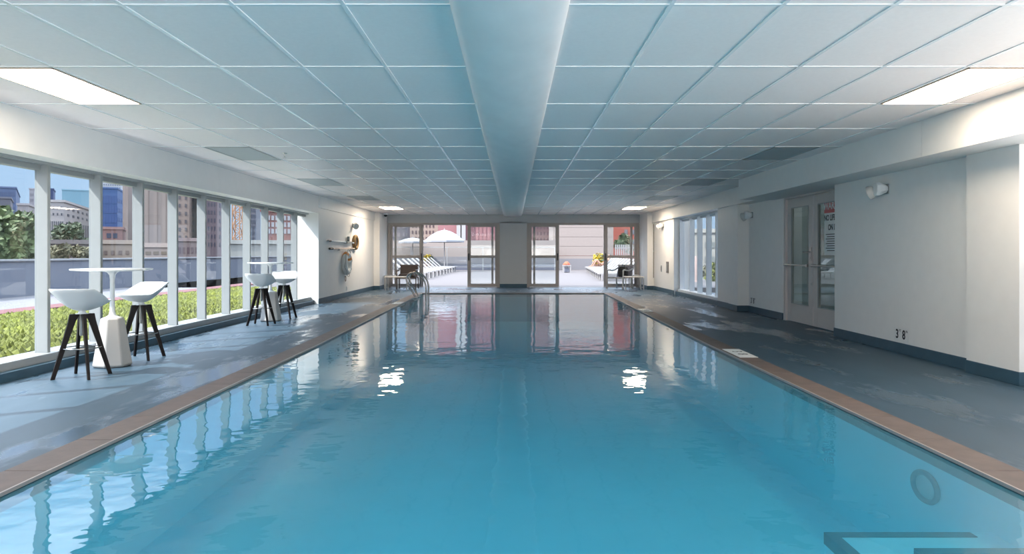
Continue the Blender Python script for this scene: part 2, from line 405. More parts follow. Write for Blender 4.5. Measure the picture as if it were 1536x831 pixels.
wf = struct('wall_far')
m = MB(); m.box(-4.9, 4.9, YW, YW + .35, 2.27, 2.6); m.build('header', 'backlitwall', wf)
m = MB(); m.box(-.48, .48, YW, YW + .35, -.02, 2.3); m.build('pier', 'backlitwall', wf)
wb = struct('wall_back')
m = MB(); m.box(-5.1, 5.2, YB - .3, YB, 0, .1); m.box(-5.1, 5.2, YB - .3, YB, 2.3, 2.6); m.box(-5.1, -4.2, YB - .3, YB, 0, 2.6); m.box(4.2, 5.2, YB - .3, YB, 0, 2.6); m.box(-.4, .4, YB - .3, YB, 0, 2.6)
m.build('wall_segment', 'wall', wb)

# ceiling with its grid
ce = MB(); ce.box(-5.4, 7.7, YB - .3, YW + .35, HC, HC + .45)
ceo = ce.build('ceiling', 'ceil', kind='structure')
gr = MB()
gx = [-.93 - .607 * k for k in range(6)] + [.865 + .612 * k for k in range(6)]
gx = [x for x in gx if -4.3 < x < 4.1]
for x in gx: gr.box(x - .012, x + .012, YB, YW, HC - .006, HC + .001)
k = -8
while 4.98 + 1.24 * k < YW:
    y = 4.98 + 1.24 * k; k += 1
    if y > YB: gr.box(-4.62, 4.6, y - .012, y + .012, HC - .0055, HC + .001)
gr.box(-4.63, -4.605, YB, 22.6, HC - .006, HC + .001); gr.box(4.585, 4.61, 12.7, 22.6, HC - .006, HC + .001)
gr.build('ceiling_grid', 'grid', ceo)

# ------------------------------------------------------------------ duct
prof = []
for i in range(25):
    a = PI * i / 24
    prof.append((-.02 - .325 * math.cos(a) * (1 if True else 1), HC - .001 - .10 * math.sin(a) ** .8))
R = []
Y = YB
while Y <= YW - .01:
    j = .006 * math.sin(Y * 5.1) + .004 * math.sin(Y * 13.7)
    R.append([(x, Y, z - j * (HC - z) * 4) for x, z in prof]); Y += .25
R.append([(x, YW - .005, z) for x, z in prof])
d = MB(); d.loft(R); tag(d.build('air_duct', 'duct', smooth=True), 'long pale fabric air duct running down the middle of the ceiling', 'duct')

# ------------------------------------------------------------------ ceiling lights
def light(x0, x1, Y0, on):
    t = thing('ceiling_light', '', 'ceiling light', ((x0 + x1) / 2, Y0 + .62, HC), 0, 'lit ceiling panels' if on else 'unlit ceiling panels')
    w, h = (x1 - x0) / 2 - .02, .60
    f = MB()
    for a in ((-w, -w + .012, -h, h), (w - .012, w, -h, h), (-w, w, -h, -h + .012), (-w, w, h - .012, h)): f.box(*a, -.012, .0)
    f.build('frame', 'alumdark' if not on else 'glowframe', t)
    MB().box(-w + .01, w - .01, -h + .01, h - .01, -.008, -.002).build('diffuser', ('lampfar' if Y0 > 15 else 'lamp') if on else 'lens_off', t)
    return t
M['glowframe'] = mat('lit_frame', (.55, .42, .32), .5)  # warm lamp glow put into the frame colour
side = {'left': (-3.965, -3.355), 'right': (3.315, 3.925)}
words = ['nearest the camera', 'second from the camera', 'third from the camera', 'fourth from the camera', 'nearest the sliding doors']
for s in ('left', 'right'):
    for r_ in range(5):
        on = r_ in (0, 4); t = light(*side[s], 4.98 + 3.72 * r_, on)
        t['label'] = ('glowing warm white' if on else 'unlit grey') + ' flush ceiling light on the ' + s + ' side, ' + words[r_]
    for r_ in (-1, -2):  # added unseen rows, lit to brighten the room
        t = light(*side[s], 4.98 + 3.72 * r_, True)
        t['label'] = 'added warm white ceiling light on the ' + s + ' side ' + ('behind the camera' if r_ == -1 else 'by the back wall')

# ------------------------------------------------------------------ windows
M['alumlit'] = mat('brightened_aluminium', (.74, .77, .80), .4, var=.02)  # pale frame metal, brightened in colour to make up for dim interior light
def tall_window(name, sgn, y0, y1, zt, mull, xi, zs=.165, dep=.13):
    w = struct(name); X = lambda d: sgn * (xi + d)
    m = MB(); m.box(X(-.055), X(dep + .1), y0, y1, .05, zs); m.build('window_sill', 'alum' if sgn < 0 else 'alumlit', w, bevel=.006)
    m = MB(); m.box(X(dep - .06), X(dep + .03), y0, y1, zt - .085, zt + .01); m.box(X(-.0), X(dep - .06), y0, y1, zt - .03, zt + .01); m.build('window_head', 'alumdark' if sgn < 0 else 'alumlit', w, bevel=.004)
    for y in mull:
        m = MB(); m.box(X(0), X(dep), y, y + .045, zs, zt - .03); o = m.build('mullion', 'alum' if sgn < 0 else 'alumlit', w, bevel=.003)
        e = MB(); e.box(X(-.004), X(.0005), y + .001, y + .046, zs, zt - .03); e.build('mullion_cover', 'alumdark' if sgn < 0 else 'alumlit', o)
    mm = sorted(set(list(mull) + [y0, y1]))
    for a, b in zip(mm[:-1], mm[1:]):
        if b - a < .1: continue
        p = MB(); p.add([(X(dep - .02), a + .02, zs - .02), (X(dep - .02), b + .02, zs - .02), (X(dep - .02), b + .02, zt - .06), (X(dep - .02), a + .02, zt - .06)], [(0, 1, 2, 3)]); p.build('pane', 'glass', w)
    return w
ym = [4.855 * (1.464 + .1875 * k) for k in range(-12, 10)]
ym = [y for y in ym if y > YB + .3]
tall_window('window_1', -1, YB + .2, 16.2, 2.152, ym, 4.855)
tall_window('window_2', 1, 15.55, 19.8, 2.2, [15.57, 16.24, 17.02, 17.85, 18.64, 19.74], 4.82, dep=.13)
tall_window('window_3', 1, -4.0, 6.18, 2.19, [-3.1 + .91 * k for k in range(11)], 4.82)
w = struct('back_fill_window')  # unseen window, added to let more light in from behind
for a, b in ((-4.2, -.4), (.4, 4.2)):
    m = MB(); m.box(a, b, YB - .2, YB - .1, .1, .17); m.box(a, b, YB - .2, YB - .1, 2.23, 2.3); m.box(a, a + .07, YB - .2, YB - .1, .1, 2.3); m.box(b - .07, b, YB - .2, YB - .1, .1, 2.3); m.build('window_frame', 'alum', w)
    m = MB(); m.add([(a, YB - .15, .1), (b, YB - .15, .1), (b, YB - .15, 2.3), (a, YB - .15, 2.3)], [(0, 1, 2, 3)]); m.build('pane', 'glass', w)

# ------------------------------------------------------------------ sliding doors in the far wall
sc = YW / F
def px(x): return (x - CX) * sc
def pz(y): return EYE + (CY - y) * sc
def leaf(par, x0, x1, yo, name, zb=0.02, zt=2.2):
    m = MB(); zmid = pz(385)
    m.box(x0, x0 + .075, yo, yo + .05, zb, zt); m.box(x1 - .075, x1, yo, yo + .05, zb, zt)
    xa_, xb_ = x0 + .0745, x1 - .0745; m.box(xa_, xb_, yo + .001, yo + .049, zb, zb + .11); m.box(xa_, xb_, yo + .001, yo + .049, zt - .07, zt); m.box(xa_, xb_, yo + .001, yo + .049, zmid - .045, zmid + .045)
    l = m.build(name, 'bronze', par)
    g = MB()
    for a, b in ((zb + .1, zmid - .04), (zmid + .04, zt - .06)): g.add([(x0 + .07, yo + .025, a), (x1 - .07, yo + .025, a), (x1 - .07, yo + .025, b), (x0 + .07, yo + .025, b)], [(0, 1, 2, 3)])
    g.build('glass_pane', 'doorglass', l)
    return l
def bay(name, xl, xa, xb, xr, outer):
    d = struct(name)
    m = MB(); m.box(xl + .001, xr - .001, YW + .021, YW + .199, 2.2, 2.28); m.box(xl, xl + .09, YW + .02, YW + .2, 0, 2.2); m.box(xr - .09, xr, YW + .02, YW + .2, 0, 2.2)
    m.build('door_frame', 'bronze', d, bevel=.004)
    m = MB(); m.box(xl, xr, YW + .02, YW + .2, 0, .012); m.build('threshold', 'bronze', d)
    for a, b in ((xl + .09, xa), (xb, xr - .09)):
        leaf(d, a, b, YW + .05, 'fixed_panel')
        off = .13 if a < (xl + xr) / 2 - .5 else -.13
        lf = leaf(d, a + off * (1 if off > 0 else .4), b + off * (1 if off < 0 else .4), YW + .12, 'sliding_panel')
        h = MB(); xe = (b + .0) if off > 0 else a
        h.box(xe - .02, xe + .02, YW + .0, YW + .05, .95, 1.2); h.build('door_handle', 'black', lf, bevel=.006)
bay('door_1', -4.42, px(632), px(703), -.48, 0)
bay('door_2', .48, px(836.7), px(908.5), 4.43, 0)

# ------------------------------------------------------------------ double leaf door in the right wall
d3 = struct('door_3')
XD = 4.9
m = MB()
m.box(XD - .03, XD + .12, 12.22, 12.3, 0, 2.2); m.box(XD - .03, XD + .12, 9.95, 10.03, 0, 2.2); m.box(XD - .029, XD + .119, 10.029, 12.221, 2.16, 2.2); m.build('door_frame', 'doorpaint', d3, bevel=.004)
def dleaf(y0, y1, nm):
    m = MB(); a, b = XD, XD + .05
    m.box(a, b, y0, y0 + .16, .01, 2.155); m.box(a, b, y1 - .16, y1, .01, 2.155); m.box(a + .001, b - .001, y0 + .1595, y1 - .1595, .011, .32); m.box(a + .001, b - .001, y0 + .1595, y1 - .1595, 2.0, 2.154)
    l = m.build(nm, 'doorpaint', d3, bevel=.003)
    g = MB(); g.box(XD + .02, XD + .026, y0 + .15, y1 - .15, .3, 2.02); g.build('glass_pane', 'darkglass', l)
    s = MB()
    for q in ((y0 + .16, y0 + .172), (y1 - .172, y1 - .16)): s.box(XD - .003, XD + .02, *q, .32, 2.0)
    s.box(XD - .003, XD + .02, y0 + .16, y1 - .16, .32, .332); s.box(XD - .003, XD + .02, y0 + .16, y1 - .16, 1.988, 2.0); s.build('glazing_bead', 'alumdark', l)
    bz = 1.0
    h = MB(); h.tube([(XD - .075, y0 + .03, bz), (XD - .075, y1 - .03, bz)], .016, 10)
    for yy in (y0 + .06, y1 - .06): h.box(XD - .085, XD, yy - .03, yy + .03, bz - .025, bz + .025)
    h.build('push_bar', 'steelb', l, smooth=True)
    return l
l1 = dleaf(11.17, 12.2, 'door_leaf'); l2 = dleaf(10.04, 11.15, 'door_leaf')
h = MB(); h.box(XD - .012, XD + .001, 11.21, 11.28, 1.08, 1.30); h.tube([(XD - .01, 11.245, 1.22), (XD - .07, 11.245, 1.22), (XD - .075, 11.36, 1.22)], .013, 8); h.lathe([(.02, -.02), (.02, 0)], (XD, 11.245, 1.13), 12, 'X'); h.build('door_handle', 'steelb', l1, smooth=True)
h = MB(); h.box(XD - .01, XD + .001, 11.19, 11.23, .67, .72); h.build('lock_plate', 'steelb', l1)
# corridor behind the door
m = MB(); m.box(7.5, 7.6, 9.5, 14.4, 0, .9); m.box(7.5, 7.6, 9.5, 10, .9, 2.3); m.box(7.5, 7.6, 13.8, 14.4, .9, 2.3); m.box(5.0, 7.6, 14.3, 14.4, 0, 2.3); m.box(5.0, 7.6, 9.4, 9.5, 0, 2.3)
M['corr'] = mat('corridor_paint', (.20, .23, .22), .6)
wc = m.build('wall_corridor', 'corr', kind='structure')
# sign on the right leaf
sg = thing('warning_sign', 'red and white pool warning notice hung inside the right door glass', 'sign', (XD + .012, 10.42, 1.62))
MB().box(0, .004, -.36, .36, -.45, .21).build('board', 'sign_white', sg)
MB().box(-.002, .003, -.36, .36, .21, .42).build('red_header', 'sign_red', sg)
rot = (PI / 2, 0, -PI / 2)
text('WARNING', .165, 'heading', 'sign_white', sg, (-.003, 0, .315), rot, .0008, .004, .95)
text('NO LIFEGUARD', .125, 'lettering', 'ink', sg, (-.001, 0, .13), rot, .0008, .003, .82)
text('ON DUTY', .125, 'lettering', 'ink', sg, (-.001, 0, -.02), rot, .0008, .003, .82)
b = MB()
for k in range(8): b.box(-.001, .001, -.31 + .03 * (k % 3), .31 - .04 * (k % 2), -.13 - .036 * k, -.118 - .036 * k)
b.build('fine_print', 'ink', sg)

# ------------------------------------------------------------------ wall fittings
def slot(x, Y, label):
    t = thing('slot_panel', label, 'wall panel', (x, Y, .36), 0, 'tall narrow panels on the columns')
    m = MB()
    for a in ((-.115, -.085, 0, 1.84), (.085, .115, 0, 1.84), (-.115, .115, 0, .03), (-.115, .115, 1.81, 1.84)): m.box(a[0], a[1], -.012, .0, a[2], a[3])
    m.build('frame', 'white', t, bevel=.002)
    MB().box(-.085, .085, -.006, 0, .03, 1.81).build('infill', 'vent', t)
    MB().box(-.085, .085, -.008, 0, .90, .92).build('joint_bar', 'lens_off', t)
slot((556.5 - CX) * 22.6 / F, 22.598, 'tall narrow grey panel in a white frame on the left column')
slot((983.5 - CX) * 22.6 / F, 22.598, 'tall narrow grey panel in a white frame on the right column')

def emlight(loc, rz, label):
    t = thing('emergency_light', label, 'emergency light', loc, rz, 'white emergency lights')   # wall plane behind at local +Y, lamps along local X
    m = MB(); m.box(-.05, .11, -.012, 0, -.06, .06); m.build('backplate', 'alumdark', t, bevel=.004)
    R = []
    for yy, sx, sz in ((-.010, .07, .045), (-.05, .085, .06), (-.10, .075, .085), (-.135, .05, .075)):
        R.append([(.03 + sx * cx_, yy, sz * cz_) for cx_, cz_ in ((-1, -.6), (-.5, -1), (.5, -1), (1, -.4), (1, .6), (.5, 1), (-.5, 1), (-1, .7))])
    MB().loft(R).build('housing', 'white', t, bevel=.006)
    h = MB().lathe([(.045, 0), (.075, .025), (.088, .07), (.085, .085), (.001, .095)], n=20)
    o = h.build('lamp_head', 'spotlens', t, loc=(-.055, -.085, -.01), smooth=True); o.rotation_euler = (1.9, 0, -.75)
    return t
emlight((4.65, 8.55, 2.0), -PI / 2, 'white wall emergency light on the near right wall, above the black 3 8 marker')
emlight((4.86, 13.95, 1.98), -PI / 2, 'white wall emergency light in the recess left of the grey double door')
emlight((4.655, 21.2, 2.06), -PI / 2, 'white wall emergency light beside the right column by the far doors')
emlight((-4.62, 19.6, 2.0), PI / 2, 'white wall emergency light above the poles on the left wall')

def marker(x, Y, z, label, w=.30, h=.17):
    t = thing('depth_marker', label, 'depth marker', (x, Y, z), 0, 'white depth markers low on the wall')
    MB().box(-.003, 0, -w / 2, w / 2, -h / 2, h / 2).build('plate', 'sign_white', t)
    text('3', .15, 'numeral', 'ink', t, (-.0035, .085, -.002), rot, .0006, .004, .85); text('8', .15, 'numeral', 'ink', t, (-.0035, -.055, -.002), rot, .0006, .004, .85)
    text('FT', .042, 'unit_letters', 'ink', t, (-.0035, .025, .045), rot, .0006); text('IN', .042, 'unit_letters', 'ink', t, (-.0035, -.115, .045), rot, .0006)
marker(4.65, 8.18, .225, 'white marker reading 3 FT 8 IN on the near right wall')
marker(4.86, 13.85, .235, 'small 3 FT 8 IN marker low in the recess left of the double door')

# wall box items on the far right wall
t = thing('call_box', 'dark grey rectangular box low on the wall by the right window', 'wall box', (4.655, (4.655) * F / (1001.5 - CX), .78))
MB().box(-.02, 0, -.14, .14, -.17, .17).build('plate', 'vent', t, bevel=.004); MB().box(-.03, -.018, -.07, .07, -.11, .11).build('cover', 'alumdark', t, bevel=.004)
t = thing('wall_socket', 'small dark socket plate between the right column and the grey wall box', 'socket', (4.655, 21.45, .72))
MB().box(-.012, 0, -.06, .06, -.1, .1).build('plate', 'alumdark', t, bevel=.003); MB().box(-.016, -.01, -.03, .03, -.06, .06).build('insert', 'black', t)
t = thing('wall_socket', 'small white socket plate low under the life ring', 'socket', (-4.62, 18.9, .22))
MB().box(0, .012, -.05, .05, -.07, .07).build('plate', 'white', t, bevel=.003); MB().box(.01, .016, -.025, .025, -.045, .045).build('insert', 'lens_off', t)
t = thing('security_camera', 'small dark dome camera under the ceiling beside the left column', 'camera', (px(584), 23.3, HC))
MB().lathe([(.09, 0), (.09, -.03), (.07, -.05)], n=20).build('housing', 'white', t, smooth=True); MB().sphere((0, 0, -.06), .06, 14, 8).build('dome', 'black', t, smooth=True)
t = thing('sprinkler', 'small pendent sprinkler head in the left ceiling tiles', 'sprinkler', ((427 - CX) * 9.3 / F, 9.3, HC))
MB().lathe([(.035, 0), (.03, -.008), (.012, -.01), (.012, -.05), (.008, -.055)], n=14).build('body', 'steelb', t, smooth=True); MB().lathe([(.025, -.06), (.025, -.064)], n=14).build('deflector', 'steelb', t)

# ------------------------------------------------------------------ rescue gear on the left wall
def wp(x, y, off=.05):
    X = -4.62 + off; Y = -X * F / (CX - x); return Vector((X, Y, EYE + (CY - y) * Y / F))
t = thing('pool_pole', 'long pale blue pole with tan oval net, upper of two on left wall', 'pole', wp(512, 363))
def rel(o, p): return Vector(p) - o.location
MB().tube([rel(t, wp(492, 361.3)), rel(t, wp(531, 364.5))], .022, 10).build('shaft', 'paleblue', t, smooth=True)
MB().tube([rel(t, wp(492, 361.3)), rel(t, wp(496, 361.5))], .028, 10).build('grip', 'vent', t, smooth=True)
c = rel(t, wp(533.5, 363.5)); 
n_ = MB(); n_.tube([c + Vector((.0, .21 * math.cos(2 * PI * k / 24), .175 * math.sin(2 * PI * k / 24))) for k in range(24)], .05, 8, closed=True); nr_ = n_.build('net_rim', 'netbrown', t, smooth=True)
MB().lathe([(.17, -.008), (.17, .008)], c, 20, 'X').build('net_mesh', 'brownfab', nr_)
b = MB(); p = rel(t, wp(522, 363.3)); b.box(p.x - .05, p.x + .05, p.y - .25, p.y + .25, p.z - .03, p.z + .02); b.box(p.x - .03, p.x + .03, p.y + .02, p.y + .1, p.z, p.z + .16); b.build('brush_head', 'alumdark', t, bevel=.006)
t = thing('rescue_pole', 'long pinkish pole with a dark tip, lower of two on the left wall', 'pole', wp(514, 373))
MB().tube([rel(t, wp(495.5, 373)), rel(t, wp(532, 372.7))], .018, 10).build('shaft', 'palepink', t, smooth=True)
MB().tube([rel(t, wp(494.5, 373)), rel(t, wp(499, 373))], .03, 10).build('tip', 'black', t, smooth=True)
for xx in (508, 526):
    q = rel(t, wp(xx, 373, .02)); MB().box(q.x - .02, q.x + .04, q.y - .02, q.y + .02, q.z - .05, q.z + .01).build('wall_hook', 'steelb', t, bevel=.004)
cR = wp(520.5, 394.5, .085)
t = thing('life_ring', 'white life ring with orange bands hanging on the left wall', 'life ring', cR)
Rr, rr = .25, .075
MB().tube([(0, Rr * math.cos(2 * PI * k / 40), Rr * math.sin(2 * PI * k / 40)) for k in range(40)], rr, 14, closed=True).build('ring', 'ringwhite', t, smooth=True)
for a0 in (.35, 1.92, 3.49, 5.06):
    MB().tube([(0, Rr * math.cos(a0 + .075 * k), Rr * math.sin(a0 + .075 * k)) for k in range(6)], rr + .004, 14).build('band', 'orange' if a0 < 2.5 else 'white', t, smooth=True, label='orange band' if a0 < 2.5 else None)
rope = [(.03 * math.sin(k * .9) * .5 + .04, (.345 + .02 * math.cos(4 * 2 * PI * k / 48)) * math.cos(2 * PI * k / 48), (.345 + .02 * math.cos(4 * 2 * PI * k / 48)) * math.sin(2 * PI * k / 48)) for k in range(48)]
MB().tube(rope, .009, 6, closed=True).build('rope', 'offwhite', t, smooth=True)
b = MB(); b.box(-.085, -.0, -.03, .03, Rr - .11, Rr - .075); b.box(-.085, -.07, -.05, .05, Rr - .2, Rr + .02); b.build('bracket', 'steelb', t)
t = thing('hanging_cord', 'thin white line coiled on a peg below the life ring', 'cord', wp(518.5, 417, .03))
MB().tube([(0, .05 * math.cos(2 * PI * k / 20), -.02 + .07 * math.sin(2 * PI * k / 20)) for k in range(20)], .008, 6, closed=True).build('coil', 'vent', t, smooth=True)
MB().box(-.03, .02, -.012, .012, .03, .055).build('peg', 'steelb', t)

# ------------------------------------------------------------------ ladder
YL = 18.4
def lpz(x, y, Y=YL): return at(x, y, Y)
lad = thing('pool_ladder', 'polished steel pool ladder with two curved rails at the left pool edge', 'ladder', (-2.72, YL, 0))
def railpts(Y, ox=0):
    P = [(623.5, 446.5), (618.5, 437), (612.5, 427), (610, 418), (613, 411.5), (620, 409.5), (629, 412.5), (636, 420.5), (639, 430), (639, 445), (639, 470)]
    q = [Vector((at(x, y, YL).x, Y, at(x, y, YL).z)) for x, y in P]
    q[0].z = -.0
    q[-1].z = -.75
    return spline([(p.x + ox - lad.location.x, Y - lad.location.y, p.z) for p in q])
for i, Y in enumerate((YL - .02, YL + .52)):
    rl = MB().tube(railpts(Y), .024, 12).build('rail', 'steel', lad, smooth=True)
    a = railpts(Y)[0]; MB().lathe([(.06, 0), (.06, .012), (.03, .03)], (a.x, a.y, .002), 18).build('anchor_flange', 'steelb', rl, smooth=True)
for z in (-.2, -.45, -.7):
    a = railpts(YL)[-1]; MB().box(a.x - .04, a.x + .04, -.02, .52, z - .015, z + .015).build('tread', 'steelb', lad, bevel=.005)

# ------------------------------------------------------------------ bar tables and stools
def bar_table(X, Y, label):
    t = thing('bar_table', label, 'table', (X, Y, 0), 0, 'round white bar tables')
    def octo(r, z, rot_=.2, cut=.86):
        return [(r * (1 if k % 2 == 0 else cut) * math.cos(rot_ + PI * k / 5), r * (1 if k % 2 == 0 else cut) * math.sin(rot_ + PI * k / 5), z) for k in range(10)]
    def five(r, z, rot_=.35): return [(r * math.cos(rot_ + 2 * PI * k / 7), r * math.sin(rot_ + 2 * PI * k / 7), z) for k in range(7)]
    MB().loft([five(.165, 0), five(.188, .012), five(.19, .03), five(.116, .50), five(.108, .515), five(.09, .52)]).build('base', 'offwhite', t, bevel=.012)
    MB().lathe([(.085, .518), (.06, .527), (.035, .545), (.026, .58), (.023, .70), (.023, .92), (.03, .97), (.05, .998), (.085, 1.012)], n=24).build('stem', 'white', t, smooth=True)
    MB().lathe([(.09, 1.008), (.30, 1.014), (.378, 1.021), (.388, 1.027), (.388, 1.033), (.384, 1.037), (.001, 1.037)], n=56).build('tabletop', 'white', t, smooth=True)
    return t
bar_table(-4.27, 7.27, 'round white bar table between two stools nearest the camera')
bar_table(-4.31, 12.12, 'round white bar table between two stools farther down the windows')

def make_stool(label):
    t = thing('bar_stool', label, 'stool', (0, 0, 0), 0, 'white shell bar stools')
    # shell: local +Y is the front
    rings = []
    NR, NA = 12, 40
    def P(u, a, under):
        x, y = math.cos(a), math.sin(a)
        sq = (abs(x) ** 3.4 + abs(y) ** 3.4) ** (-1 / 3.4)
        px_, py_ = x * sq * u, y * sq * u
        yr = y * sq
        rim = .05 + .125 * max(0.0, min(1.0, (.25 - yr) / .95))
        narrow = 1 - .10 * max(0, yr)
        X_, Y_ = px_ * .232 * narrow, py_ * (.225 if yr > 0 else .20)
        z = rim * u ** 2.1
        Y_ -= .05 * max(0, -yr) * u ** 4
        if under: z -= .010 + .040 * (1 - u ** 2)
        return (X_, Y_, z + .69)
    m = MB()
    top = [[P(i / NR, 2 * PI * k / NA, False) for k in range(NA)] for i in range(1, NR + 1)]
    bot = [[P(i / NR, 2 * PI * k / NA, True) for k in range(NA)] for i in range(NR, 0, -1)]
    m.loft(top + bot)
    m.build('seat', 'white', t, smooth=True)
    MB().lathe([(.06, .612), (.04, .617), (.03, .63), (.028, .655), (.06, .672)][::1], n=20).build('swivel_plate', 'white', t, smooth=True)
    MB().lathe([(.019, .40), (.022, .41), (.022, .60), (.03, .62)], n=16).build('spindle', 'steelb', t, smooth=True)
    for (sx, sy) in ((-1, -1), (1, -1), (1, 1), (-1, 1)):
        m = MB(); top_ = Vector((sx * .052, sy * .052, .585)); ft = Vector((sx * .172, sy * .172, 0)); dirn = Vector((sx, sy, 0)).normalized()
        side_ = Vector((-sy, sx, 0)).normalized()
        def sec(c, w, th): return [c + dirn * w / 2 * a + side_ * th / 2 * b for a, b in ((-1, -1), (1, -1), (1, 1), (-1, 1))]
        m.loft([sec(ft + Vector((0, 0, 0)), .034, .022), sec(ft.lerp(top_, .55), .046, .026), sec(ft.lerp(top_, .93), .062, .03), sec(Vector((sx * .044, sy * .044, .612)), .085, .032), sec(Vector((sx * .03, sy * .03, .613)), .04, .03)])
        m.build('leg', 'wood', t, bevel=.003)
    r_ = .163
    MB().tube([(r_ * math.cos(2 * PI * k / 40), r_ * math.sin(2 * PI * k / 40), .285) for k in range(40)], .006, 8, closed=True).build('foot_ring', 'steel', t, smooth=True)
    return t
s0 = make_stool('white shell stool nearest the camera, left of the near bar table')
s0.location = (-4.195, 6.64, 0)
def set_seat(o, a):
    for ch in o.children:
        if ch.name.startswith('seat'): ch.rotation_euler = (0, 0, a)
set_seat(s0, math.radians(2))
for loc, a, lab in (((-4.25, 7.80, 0), 158, 'white shell stool right of the near bar table, turned toward it'),
                    ((-4.23, 11.46, 0), 0, 'white shell stool left of the far bar table, back to the camera'),
                    ((-4.25, 12.65, 0), 192, 'white shell stool right of the far bar table, nearest the life ring wall')):
    o = dup(s0, loc, label=lab); set_seat(o, math.radians(a))

# ------------------------------------------------------------------ chairs and side tables by the far doors
def side_table(X, Y, label, w=.62, d=.5, h=.45):
    t = thing('side_table', label, 'side table', (X, Y, 0), 0, 'low metal side tables')
    MB().box(-w / 2, w / 2, -d / 2, d / 2, h - .03, h).build('table_top', 'tabtop', t, bevel=.006)
    for sx in (-1, 1):
        for sy in (-1, 1): MB().bar((sx * (w / 2 - .02), sy * (d / 2 - .02), 0), (sx * (w / 2 - .02), sy * (d / 2 - .02), h - .03), .03, .03, (0, 1, 0)).build('leg', 'steelb', t)
    for sx in (-1, 1): MB().box(sx * (w / 2 - .02) - .01, sx * (w / 2 - .02) + .01, -d / 2 + .03, d / 2 - .03, .08, .1).build('stretcher', 'steelb', t)
    return t
side_table((596 - CX) * 22.3 / F + .02, 22.2, 'grey topped metal side table beside the brown armchair by the left doors', .72)
side_table(-4.15, 23.4, 'grey topped metal side table in the corner by the left column', .5, .4)
side_table((950 - CX) * 22.3 / F, 22.3, 'grey topped metal side table in front of the grey chair by the right doors', .62)
side_table(4.2, 23.65, 'grey topped metal side table in the corner by the right column', .36, .4)
def armchair(X, Y, rz, label, fab, rail, bag):
    t = thing('armchair', label, 'chair', (X, Y, 0), rz)
    # local -Y is the front
    MB().box(-.3, .3, -.28, .28, .36, .40).build('seat', fab, t, bevel=.012)
    b = MB(); b.bar((0, .27, .38), (0, .38, .78), .6, .035, (0, 1, 0)); bk = b.build('backrest', fab, t, bevel=.012)
    for sx in (-1, 1):
        MB().bar((sx * .32, -.28, 0), (sx * .32, -.25, .62), .035, .035, (0, 1, 0)).build('leg', rail, t)
        MB().bar((sx * .32, .32, 0), (sx * .32, .27, .40), .035, .035, (0, 1, 0)).build('leg', rail, t)
        MB().tube(spline([(sx * .32, -.25, .60), (sx * .32, -.20, .64), (sx * .32, .1, .62), (sx * .32, .36, .70)]), .024, 8).build('armrest', rail, t, smooth=True)
    MB().bar((-.32, .385, .79), (.32, .385, .79), .04, .05, (0, 0, 1)).build('top_rail', rail, bk)
    MB().bar((-.32, -.27, .37), (.32, -.27, .37), .03, .04, (0, 0, 1)).build('front_rail', rail, t)
    return t
a = armchair((611 - CX) * 23.0 / F, 23.05, .0, 'dark brown woven armchair in front of the left door panel', 'brownfab', 'brownrail', 1)
c = thing('cushion', 'dark brown cushion lying on the woven armchair by the left doors', 'cushion', (a.location.x, a.location.y, .40))
MB().loft([[(x * s_, y * s_ - .02, z) for x, y in ((-.27, -.25), (.27, -.25), (.27, .24), (-.27, .24))] for s_, z in ((.88, .003), (1, .03), (1, .08), (.85, .11))]).build('cover', 'brownfab', c, bevel=.02)
MB().tube([(x, y - .02, .055) for x, y in ((-.272, -.252), (.272, -.252), (.272, .242), (-.272, .242))], .008, 6, closed=True).build('piping', 'black', c)
a2 = armchair(3.6, 23.15, -.75, 'grey sling armchair in front of the right door panel', 'greyfab', 'steelb', 1)
c = thing('backpack', 'black bag standing on the seat of the grey armchair', 'bag', (a2.location.x + .12, a2.location.y - .02, .40), -.5)
MB().loft([[(x * s_, y * s_, z) for x, y in ((-.15, -.1), (.15, -.1), (.17, .08), (-.17, .08))] for s_, z in ((.9, .003), (1, .05), (1, .26), (.7, .36))]).build('body', 'black', c, bevel=.03)
MB().loft([[(x * s_, -.10 + y * s_, z) for x, y in ((-.1, -.05), (.1, -.05), (.1, .0), (-.1, .0))] for s_, z in ((.9, .04), (1, .07), (1, .17), (.8, .2))]).build('pocket', 'black', c, bevel=.01)
MB().tube(spline([(-.05, .02, .34), (-.04, .02, .40), (.04, .02, .40), (.05, .02, .34)]), .01, 6).build('handle', 'black', c)

# ================================================================== outside: the roof terrace beyond the doors
YT = 50.0
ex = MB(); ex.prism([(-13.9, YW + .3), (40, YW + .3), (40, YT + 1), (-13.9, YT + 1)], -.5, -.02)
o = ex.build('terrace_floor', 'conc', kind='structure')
# roof garden strip along the window wall
m = MB(); m.box(-10.0, X0 - .01, -12, YW + .25, -.4, -.06); m.build('sedum_bed', 'soil', kind='structure')
m = MB(); m.box(-6.0, X0 - .01, -12, YW + .25, -.4, -.03); m.build('bounce_margin', 'bouncegravel', kind='structure')  # added pale strip hidden by the sill, bounces sunlight to the ceiling
m = MB(); m.box(-13.9, 40, -30, YB - .31, -.4, -.03); m.box(7.7, 40, YB - .3, YW + .3, -.4, -.03); m.build('bounce_paving', 'bouncegravel', kind='structure')  # unseen pale ground, added to bounce sunlight indoors
m = MB(); m.box(-10.7, -10.0, -12, YT, -.4, .02); m.build('edging_strip', 'redstrip', kind='structure')
m = MB(); m.box(-13.9, -10.7, -12, YT, -.4, -.02); m.build('gravel_strip', 'gravel', kind='structure')
m = MB(); m.box(-14.3, -13.9, -12, YT + .4, -.4, .98); pw = m.build('wall_parapet', 'parapet', kind='structure')
m = MB(); m.box(-14.36, -13.84, -12, YT + .4, .98, 1.03); m.build('cap', 'pcap', pw)
m = MB()
R0 = random.Random(3)
